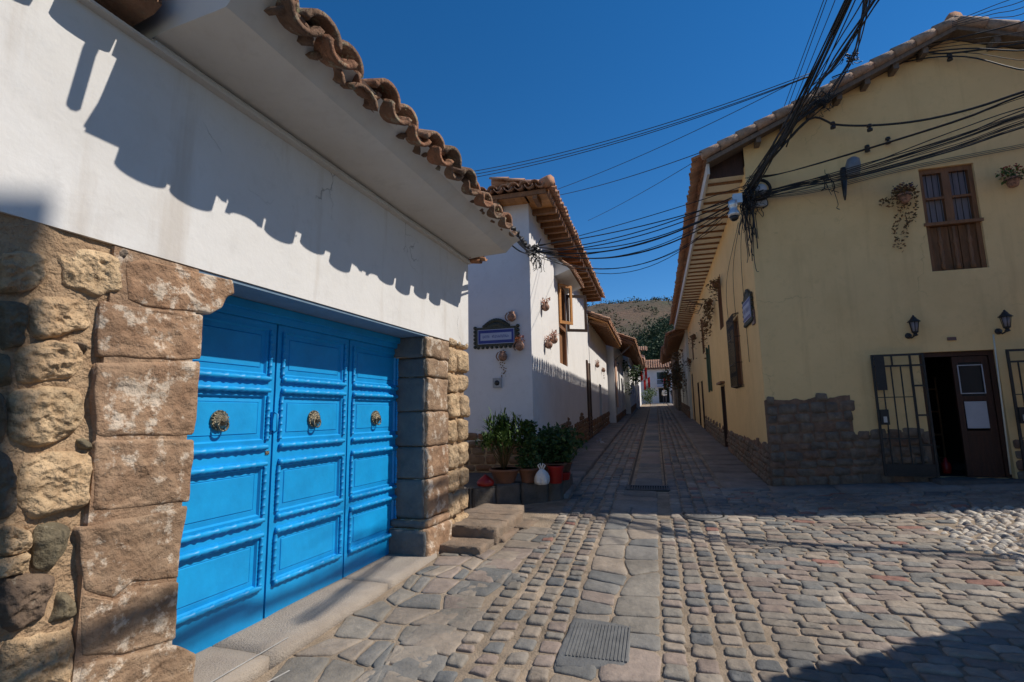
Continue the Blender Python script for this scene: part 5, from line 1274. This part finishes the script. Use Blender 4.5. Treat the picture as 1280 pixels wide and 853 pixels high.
# distant persons: simple full figures
def person(P,shirt,trousers,label,face=0):
    r_=thing('person',P,label,'person')
    me=bpy.data.meshes.new('body')
    J=[(0,0,.95),(0,0,1.18),(0,0,1.40),(0,0,1.50),(0,0,1.62),(0,0,1.72),(.10,0,.90),(.11,.02,.50),(.11,-.02,.08),(.11,.12,.03),(-.10,0,.90),(-.11,-.05,.50),(-.11,-.10,.08),(-.11,.04,.03),(.19,0,1.40),(.23,-.02,1.12),(.22,.08,.88),(-.19,0,1.40),(-.23,-.02,1.12),(-.22,.08,.88)]
    E_=[(0,1),(1,2),(2,3),(3,4),(4,5),(0,6),(6,7),(7,8),(8,9),(0,10),(10,11),(11,12),(12,13),(2,14),(14,15),(15,16),(2,17),(17,18),(18,19)]
    rads=[.13,.13,.14,.055,.10,.08,.09,.065,.045,.035,.09,.065,.045,.035,.06,.045,.03,.06,.045,.03]
    me.from_pydata(J,E_,[]); o=bpy.data.objects.new('body',me); col.objects.link(o)
    md=o.modifiers.new('s','SKIN'); 
    for i,v in enumerate(me.skin_vertices[0].data if me.skin_vertices else []): v.radius=(rads[i],rads[i])
    return r_,o,me,rads
def build_person(P,mat_,label,ang=0):
    import bmesh
    me=bpy.data.meshes.new('tmp'); bm=bmesh.new(); lay=bm.verts.layers.skin.verify()
    J=[(0,0,.95),(0,0,1.18),(0,0,1.40),(0,0,1.50),(0,.01,1.60),(0,.01,1.69),(.10,0,.88),(.11,.02,.50),(.11,-.02,.08),(.11,.12,.03),(-.10,0,.88),(-.11,-.05,.50),(-.11,-.10,.08),(-.11,.04,.03),(.19,0,1.40),(.23,-.02,1.12),(.22,.08,.88),(-.19,0,1.40),(-.23,-.02,1.12),(-.22,.08,.88)]
    E_=[(0,1),(1,2),(2,3),(3,4),(4,5),(0,6),(6,7),(7,8),(8,9),(0,10),(10,11),(11,12),(12,13),(2,14),(14,15),(15,16),(2,17),(17,18),(18,19)]
    rads=[.13,.13,.14,.055,.095,.08,.09,.065,.045,.035,.09,.065,.045,.035,.06,.045,.03,.06,.045,.03]
    vs=[bm.verts.new(j) for j in J]
    for i,v in enumerate(vs): v[lay].radius=(rads[i],rads[i]); v[lay].use_root=(i==0)
    for a,b in E_: bm.edges.new((vs[a],vs[b]))
    bm.to_mesh(me); bm.free()
    o=bpy.data.objects.new('tmp',me); col.objects.link(o); o.modifiers.new('s','SKIN'); m2=o.modifiers.new('b','SUBSURF'); m2.levels=1
    dg=bpy.context.evaluated_depsgraph_get(); em=bpy.data.meshes.new_from_object(o.evaluated_get(dg)); bpy.data.objects.remove(o)
    em.name='person'; r_=bpy.data.objects.new('person',em); col.objects.link(r_); r_.location=P; r_.rotation_euler=(0,0,ang); tag(r_,label,'person'); r_['_w']=tuple(P)
    for m_ in mat_: em.materials.append(m_)
    for p_ in em.polygons:
        z=p_.center.z; p_.material_index=0 if z>1.47 or (z<1.0 and abs(p_.center.x)>.19) else (1 if z>.92 else 2); p_.use_smooth=True
    hm=MB(); c=Vector((0,-.015,1.65)); rot=Matrix.Rotation(ang,3,'Z')
    for i in range(5):
        for k in range(8):
            a0,a1=k*math.pi/4,(k+1)*math.pi/4; t0,t1=i*.28,(i+1)*.28
            q=[c+Vector((.105*math.sin(t)*math.cos(a),.115*math.sin(t)*math.sin(a),.12*math.cos(t))) for a,t in ((a0,t0),(a1,t0),(a1,t1),(a0,t1))]
            hm.add([P+rot@x for x in q],[(0,1,2,3)])
    h_=link_mesh('hair',hm,M['blackplastic'],r_); h_.rotation_euler=(0,0,-ang)
M['skin']=pm('skin',(.35,.19,.12),(.32,.17,.11),scale=4,rough=.6); M['navy']=pm('navy_cloth',(.03,.035,.06),(.04,.045,.07),scale=4,rough=.9)
build_person(S(-1.05,46.5,G(-1,46.5)),[M['skin'],M['whitecloth'],M['navy']],'distant person in a pale top near the far dark doorway',2.6)
build_person(S(-.2,46.0,G(-.2,46)),[M['skin'],M['navy'],M['navy']],'distant person in dark clothes right of the far doorway',3.3)
# ================================================================== HILL AND TREES
hm=MB(); nx,ny=70,50; vs=[]
for j in range(ny+1):
    for i in range(nx+1):
        x=-160+i*7.5; y=75+j*6.5
        t=max(0,min(1,(y-90)/190)); h=3.2+ (56+.0*x)*(t*t*(3-2*t)) + t*9*fr((x,y,0),.012,4,4)+ t*2*fr((x,y,0),.07,2,3)
        t2=max(0,(y-290)/110); h-=20*t2
        h-= .045*max(0,x-60)*t
        vs.append(Vector((x,y,h)))
hm.add(vs,[(j*(nx+1)+i,j*(nx+1)+i+1,(j+1)*(nx+1)+i+1,(j+1)*(nx+1)+i) for j in range(ny) for i in range(nx)],None,True)
struct('hill',hm,M['hill'])
def hillz(x,y):
    t=max(0,min(1,(y-90)/190)); return 3.2+56*(t*t*(3-2*t))+t*9*fr((x,y,0),.012,4,4)+t*2*fr((x,y,0),.07,2,3)-.045*max(0,x-60)*t
def tree(x,y,h,label,n=2600,cr=3.2,group='eucalyptus trees behind the street'):
    z=hillz(x,y) if y>92 else 3.0
    P=Vector((x,y,z-.3)); r_=thing('eucalyptus_tree',P,label,'tree',group)
    m_=MB(); top=P+UP*h*.9+Vector((R.uniform(-1,1),0,0)); m_.tube([P,P.lerp(top,.4)+Vector((R.uniform(-.4,.4),0,0)),top],[.35,.24,.06],7)
    for k in range(6):
        b_=P.lerp(top,.35+.09*k); m_.tube([b_,b_+Vector((R.uniform(-2,2),R.uniform(-2,2),R.uniform(1,2.4)))],[.12,.04],5)
    part('trunk',m_,M['bark'],r_)
    m_=MB(); nc=26
    for k in range(nc):
        f_=.22+.78*(k/nc); rr_=cr*(1-.75*(f_-.3)**2)*R.uniform(.5,1)*(1.15-f_*.6); a=R.uniform(0,6.3)
        c=P+UP*h*f_+Vector((math.cos(a)*rr_*.75,math.sin(a)*rr_*.75,R.uniform(-.5,.5))); s_=R.uniform(.8,1.5)*cr/3.2
        foliage(m_,c,s_*1.2,s_*1.2,s_,n//nc,.55)
    part('crown',m_,M['treeleaf'],r_)
for i,(px,py,Y,hh) in enumerate(((806,425,118,15),(814,410,112,17),(823,398,120,21),(832,402,110,19),(842,396,125,22),(851,400,115,20),(828,420,98,13),(840,425,96,12),(817,430,96,10),(800,418,130,15),(866,400,118,20))):
    p=aty(px,py,Y); z=hillz(p.x,p.y); h=max(6,p.z-z)
    tree(p.x,Y,h,['dark eucalyptus tree behind the street, '+k for k in ('at the left edge of the grove','second from the left, pointed','tall one in the middle left','broad one in the middle','tallest and rearmost','right beside the red roof','low in front at the centre','low in front at the right','small one low at the left','furthest back at the left','mostly hidden by the yellow eave')][i],3000,4.2)
sc=MB()
for _ in range(1100):
    x=R.uniform(-20,150);y=R.uniform(105,290); z=hillz(x,y)
    foliage(sc,(x,y,z+.8),R.uniform(1,2.6),R.uniform(1,2.6),R.uniform(.6,1.8),16,.9)
o=struct('hillside_scrub',sc,M['scrubleaf'],'stuff'); tag(o,'scattered dark bushes covering the dry hillside','scrub')
# ================================================================== OFF-CAMERA NEIGHBOUR (casts the foreground shade)
nb=thing('neighbour_house',Vector((9,1,-.2)),'white house standing outside the right edge, whose tiled eave shades the cobbles','house')
w=MB()
W0=Vector((5.9,3.74,0)); dE=Vector((1,.355,0)).normalized(); dN=Vector((dE.y,-dE.x,0))
fn=lambda a,b,c:W0+dE*a+dN*b+UP*c
w.box(fn,(-.6,6.0),(.5,3.2),(-.3,3.45)); w.box(lambda a,b,c:Vector((a,b,c)),(6.6,13),(-6,2.41),(-.3,12.3))
part('wall',w,M['white2'],nb)
t=MB(); tiles(t,W0+dE*(-1.35)-dN*.08+UP*3.48,dE,(dN+UP*.35).normalized(),32,9,w=.25,rr=.11,seg=6,jit=2.0)
part('roof_tiles',t,M['tile'],nb)
d=MB(); d.add([fn(-1.3,.06,3.5),fn(6.2,.06,3.5),fn(6.2,3.2,4.6),fn(-1.3,3.2,4.6)],[(0,1,2,3)]); d.add([Vector((6.5,-6.2,12.4)),Vector((13.2,-6.2,12.4)),Vector((13.2,2.46,12.4)),Vector((6.5,2.46,12.4))],[(0,1,2,3)]); part('roof_deck',d,M['wood'],nb)
# ================================================================== CABLES
HUB=S(.02,-.22,5.75); HUBW=S(UW+.08,-.3,5.0)
def smooth(P,k=5):
    P=[Vector(p) for p in P]
    if len(P)>9: return P
    Q=[P[0]*2-P[1]]+P+[P[-1]*2-P[-2]]; out=[]
    for i in range(1,len(Q)-2):
        a,b,c,d=Q[i-1:i+3]
        for j in range(k):
            t=j/k; out.append(.5*((2*b)+(c-a)*t+(2*a-5*b+4*c-d)*t*t+(3*b-a-3*c+d)*t**3))
    return out+[P[-1]]
def cable(pts,r,label,group,mat=None):
    pts=smooth(pts)
    m_=MB(); m_.tube(pts,r,5,.5); return solo('overhead_cable',m_,mat or M['cable'],label,'cable',group)
def jitter(p,s): return p+Vector((R.gauss(0,s),R.gauss(0,s),R.gauss(0,s)))
# across the street between the two corners
for k in range(9):
    a=jitter(HUBW,.06);b=jitter(HUB,.08); cable(cat_pts(a,b,.28+.07*k+R.uniform(-.03,.03)-.2,20),R.choice((.008,.011,.016)),'black cable in the sagging bundle strung between the white and yellow corners','cables across the street')
for k in range(4):
    a=jitter(HUBW,.05);b=jitter(HUB+XH*-.3+YH*.8,.1); cable(cat_pts(a,b,.5+.12*k,20),.007,'thin black cable drooping lowest below the bundle across the street','drooping cables across the street')
# bundle on to the left house eave
for k in range(4): cable(cat_pts(jitter(L(6.6,-2.3,4.12),.04),jitter(HUBW,.06),.05+.03*k,8),.012,'short black cable from the gate house eave end to the white corner house','cables to the gate house eave')
# high thin wires crossing the sky
def pw(a,b,ya,yb,sag,r,label,group,n=20): return cable(cat_pts(aty(*a,ya),aty(*b,yb),sag,n),r,label,group)
for k,(y0,y1) in enumerate(((214,92),(218,95),(222,96))):
    pw((570,y0+4),(1012,y1),12,8.6,.22,.008,'thin straight wire high across the sky, one of three together','three high wires across the sky')
pw((688,240),(1006,96),14,8.7,.12,.007,'thin wire across the sky just under the three high ones','single wires across the sky')
pw((690,246),(878,190),14,9.0,.08,.008,'thin wire from the white corner house roof to the yellow eave tip','single wires across the sky')
pw((735,276),(872,200),16,9.2,.05,.006,'short thin wire rising to the yellow eave tip, lower of the pair','single wires across the sky')
# rising bundles overhead
UPL='black cable in the thick bundle rising from the yellow corner over the crossing'
for k in range(11):
    a=jitter(HUB+UP*.05,.07); m1=jitter(Vector((4.45,7.6,6.05)),.03); m2=jitter(Vector((4.04,5.53,6.35)),.022); c=jitter(Vector((3.75,3.6,6.75)),.022); e_=jitter(Vector((3.4,-1,7.6)),.1)
    cable([a,a.lerp(m1,.5)-UP*.03,m1,m1.lerp(m2,.5)-UP*.02,m2,m2.lerp(c,.5),c,e_],R.choice((.007,.010,.014)),UPL,'thick bundle overhead')
for k in range(7):
    cable([jitter(S(.62,-.4,6.55),.06),jitter(aty(1008,125,8.1),.04),jitter(aty(1046,75,6.9),.03),jitter(aty(1094,2,5.7),.025),jitter(aty(1170,-120,4.4),.04)],R.choice((.007,.010,.013)),'black cable in the second bundle fanning up from the yellow roof edge','second bundle overhead')
for k in range(4):
    cable([jitter(S(1.35,-.45,7.2),.05),jitter(aty(1066,70,8.3),.03),jitter(aty(1080,15,6.8),.03),jitter(aty(1100,-60,5.6),.04)],R.choice((.007,.010)),'black cable in the short third strand rising from the roof verge knot','third strand overhead')
for k,(xa,ya,xb,yb) in enumerate(((980,134,1034,-12),(984,136,1037,-10),(993,128,1047,-8),(1012,112,1082,-6),(1016,118,1075,-14),(1066,76,1088,-10),(1071,74,1082,-12))):
    cable([aty(xa,ya,9.1),aty((xa+xb)/2,(ya+yb)/2,7.6),aty(xb,yb,6.2),aty(xb+24,yb-70,5.0)],.006 if k<3 else .01,'thin separate wire fanning upward beside the thick bundle','thin wires fanning upward')
# from roof knot down to hub along the verge
for k in range(9):
    cable([jitter(S(1.35,-.47,7.25),.10),jitter(S(.75,-.45,6.75),.08),jitter(S(.3,-.4,6.2),.07),jitter(HUB,.06)],R.choice((.007,.012,.015)),'black cable tangled along the sloping roof verge above the yellow corner','cables on the verge')
for k in range(6):
    cable([aty(1040,97+2*k,9.0),aty(1130,63+3*k,8.75),aty(1205,46+5*k,8.2),aty(1290,24+13*k,7.5),aty(1400,-20+20*k,6.8)],R.choice((.006,.009,.013)),'black cable crossing the gable peak toward the upper right','cables past the gable peak')
for k in range(4):
    cable([aty(1190,28+2*k,8.0),aty(1240,8+5*k,7.6),aty(1290,-12+8*k,7.2),aty(1400,-70,6.4)],.006,'thin wire leaving the gable peak at the upper right','thin wires at the gable peak')
# mid curve with insulators
cable([S(.45,-.3,6.35),aty(1012,149,8.9),aty(1045,156,8.8),aty(1090,157,8.5),aty(1150,151,8.1),aty(1215,136,7.5),aty(1285,113,6.9),aty(1420,70,6.2)],.02,'thick black cable curving alone across the middle of the gable','single thick cables')
cable([S(1.1,-.4,7.05),aty(1120,71,8.7),aty(1187,67,8.4),aty(1285,53,7.9),aty(1420,20,7)],.016,'twisted black cable running under the gable peak','single thick cables')
cable([aty(1030,140,9.1),aty(1135,84,8.95)],.006,'thin grey wire slanting up the gable wall','thin gable wires',M['cableg'])
# lower bundle in front of the gable, whose shadow crosses the cobbles
for k in range(13):
    dz=.02*k-.45; lw=R.choice((.006,.009,.014))
    cable([jitter(HUB+UP*dz*.4,.04),jitter(S(.75,-.35,5.86+dz*.5),.03),jitter(S(1.6,-.75,5.92+dz*.8),.03),jitter(Vector((6.85,7.35,5.95+dz)),.025),jitter(Vector((7.7,6.65,6.05+dz)),.02),jitter(Vector((10.6,5.55,6.35+dz)),.04),Vector((14,4.4,7+dz))],lw,'black cable in the sagging bundle crossing in front of the yellow gable','cables before the gable')
for k in range(5):
    dz=.012*k-.02
    cable([jitter(HUB+UP*.3,.04),S(.75,-.38,6.0+dz*.1),jitter(Vector((6.85,7.35,5.95+dz)),.025),jitter(Vector((7.7,6.65,6.05+dz)),.02),jitter(Vector((10.6,5.55,6.35+dz)),.04),Vector((14,4.4,7+dz))],R.choice((.006,.010)),'black cable in the upper bundle crossing in front of the yellow gable','upper cables before the gable')
for k in range(3): cable([jitter(HUB-UP*.1,.04),S(1.2,-.06,5.72-.03*k),S(2.6,-.05,5.93-.03*k),S(4.6,-.05,6.1-.03*k)],.005,'thin wire clipped to the yellow gable above the window','thin gable wires')
# insulators
for i,(x,y,Y,lab) in enumerate(((1110,176,8.8,'dark insulator block on the cables left of the gable window, higher'),(1084,186,8.9,'dark insulator block left of the gable window, lower'),(1187,72,8.4,'round dark insulator under the gable peak cable'),(1087,160,8.5,'small dark clamp at the middle of the single thick cable'),(1041,157,8.8,'small dark clamp near the corner on the single thick cable'))):
    m_=MB(); p=aty(x,y,Y); m_.lathe(p-UP*.07,UP,[(0,.02),(.01,.045),(.05,.045),(.06,.02),(.08,.02),(.09,.045),(.13,.04),(.14,0)],9); solo('insulator',m_,M['blackplastic'],lab,'insulator','cable insulators')
# tangles at both hubs
def tangle(c,n,s,drop,label):
    m_=MB()
    for _ in range(n):
        p=[jitter(c,s)]; 
        for k in range(6): p.append(p[-1]+Vector((R.gauss(0,s*.5),R.gauss(0,s*.3),-abs(R.gauss(0,drop)) if drop else R.gauss(0,s*.5))))
        m_.tube(smooth(p,3),R.choice((.005,.007,.010)),4)
    o=solo('cable_tangle',m_,M['cable'],label,'cable tangle'); return o
tangle(HUBW,34,.07,.0,'knot of black cables at the corner of the shaded end wall')
tangle(HUBW+XH*.08-UP*.1,14,.05,.05,'dense black clump of splices hanging under the knot on the white house corner')
tangle(HUB,40,.10,.05,'knot of black cables at the top of the yellow corner')
tangle(HUB-XH*.08-UP*.15,26,.05,.16,'long beard of loose cable ends hanging down the yellow corner')
tangle(S(1.3,-.47,7.25),26,.08,.0,'curly knot of cables on the verge of the yellow roof')
tangle(aty(1062,76,8.62),22,.05,.0,'small curly cable knot at the roof edge below the third rising strand')
tangle(S(1.35,-.3,5.85),5,.10,.07,'loose thin wire loop left of the grey lamp on the gable')
m_=MB(); pA=L(6.55,-2.25,4.2)
m_.tube([jitter(pA+(HUBW-pA)*(k/30),.018) for k in range(31)],[R.uniform(.012,.032) for k in range(31)],6)
solo('wrapped_cable',m_,M['cable'],'lumpy taped cable climbing from the eave end to the white corner house','cable')
# thin wires down the yellow street wall
for v_ in (1.0,2.2,3.4): cable([S(-.03,v_*.3,5.6),S(-.04,v_,4.8),S(-.03,v_+.1,2.3+.3*v_)],.006,'thin wire running down the street side of the yellow house','wires down the street wall')
# ================================================================== LIGHT, SKY, CAMERA
LD=Vector((.92,-.005,1.0)).normalized()
elev=math.asin(LD.z); az=math.atan2(LD.x,LD.y)   # azimuth from +Y clockwise
sun=bpy.data.lights.new('sun','SUN'); sun.energy=4.3; sun.angle=rad(.53); sun.color=(1,.92,.80)
so=bpy.data.objects.new('sun',sun); col.objects.link(so); so.rotation_euler=(-LD).to_track_quat('-Z','Y').to_euler(); so.location=(20,2,20)
sc_=bpy.context.scene
wd=bpy.data.worlds.new('World'); sc_.world=wd; wd.use_nodes=True; nt=wd.node_tree; bg=nt.nodes['Background']
sk=nt.nodes.new('ShaderNodeTexSky'); sk.sky_type='NISHITA'; sk.sun_disc=False; sk.sun_elevation=elev; sk.sun_rotation=az; sk.altitude=1500; sk.air_density=1.0; sk.dust_density=0.0; sk.ozone_density=4.5
nt.links.new(sk.outputs[0],bg.inputs[0]); bg.inputs[1].default_value=.13
cam=bpy.data.cameras.new('cam'); cam.lens=18; cam.sensor_width=36; cam.clip_end=2000; cam.clip_start=.05
hs=nt.nodes.new('ShaderNodeHueSaturation'); hs.inputs['Saturation'].default_value=1.28; hs.inputs['Value'].default_value=.84; nt.links.new(sk.outputs[0],hs.inputs['Color']); nt.links.new(hs.outputs[0],bg.inputs[0])
co=bpy.data.objects.new('camera',cam); col.objects.link(co)
m=Matrix((( _rt.x,_up.x,-_fw.x,0),(_rt.y,_up.y,-_fw.y,0),(_rt.z,_up.z,-_fw.z,EYE),(0,0,0,1))); co.matrix_world=m
sc_.camera=co
sc_.view_settings.view_transform='Standard'; sc_.view_settings.look='None'; sc_.view_settings.use_curve_mapping=False; sc_.view_settings.gamma=1; sc_.view_settings.exposure=.18
for o in bpy.data.objects:
    if '_w' in o: del o['_w']
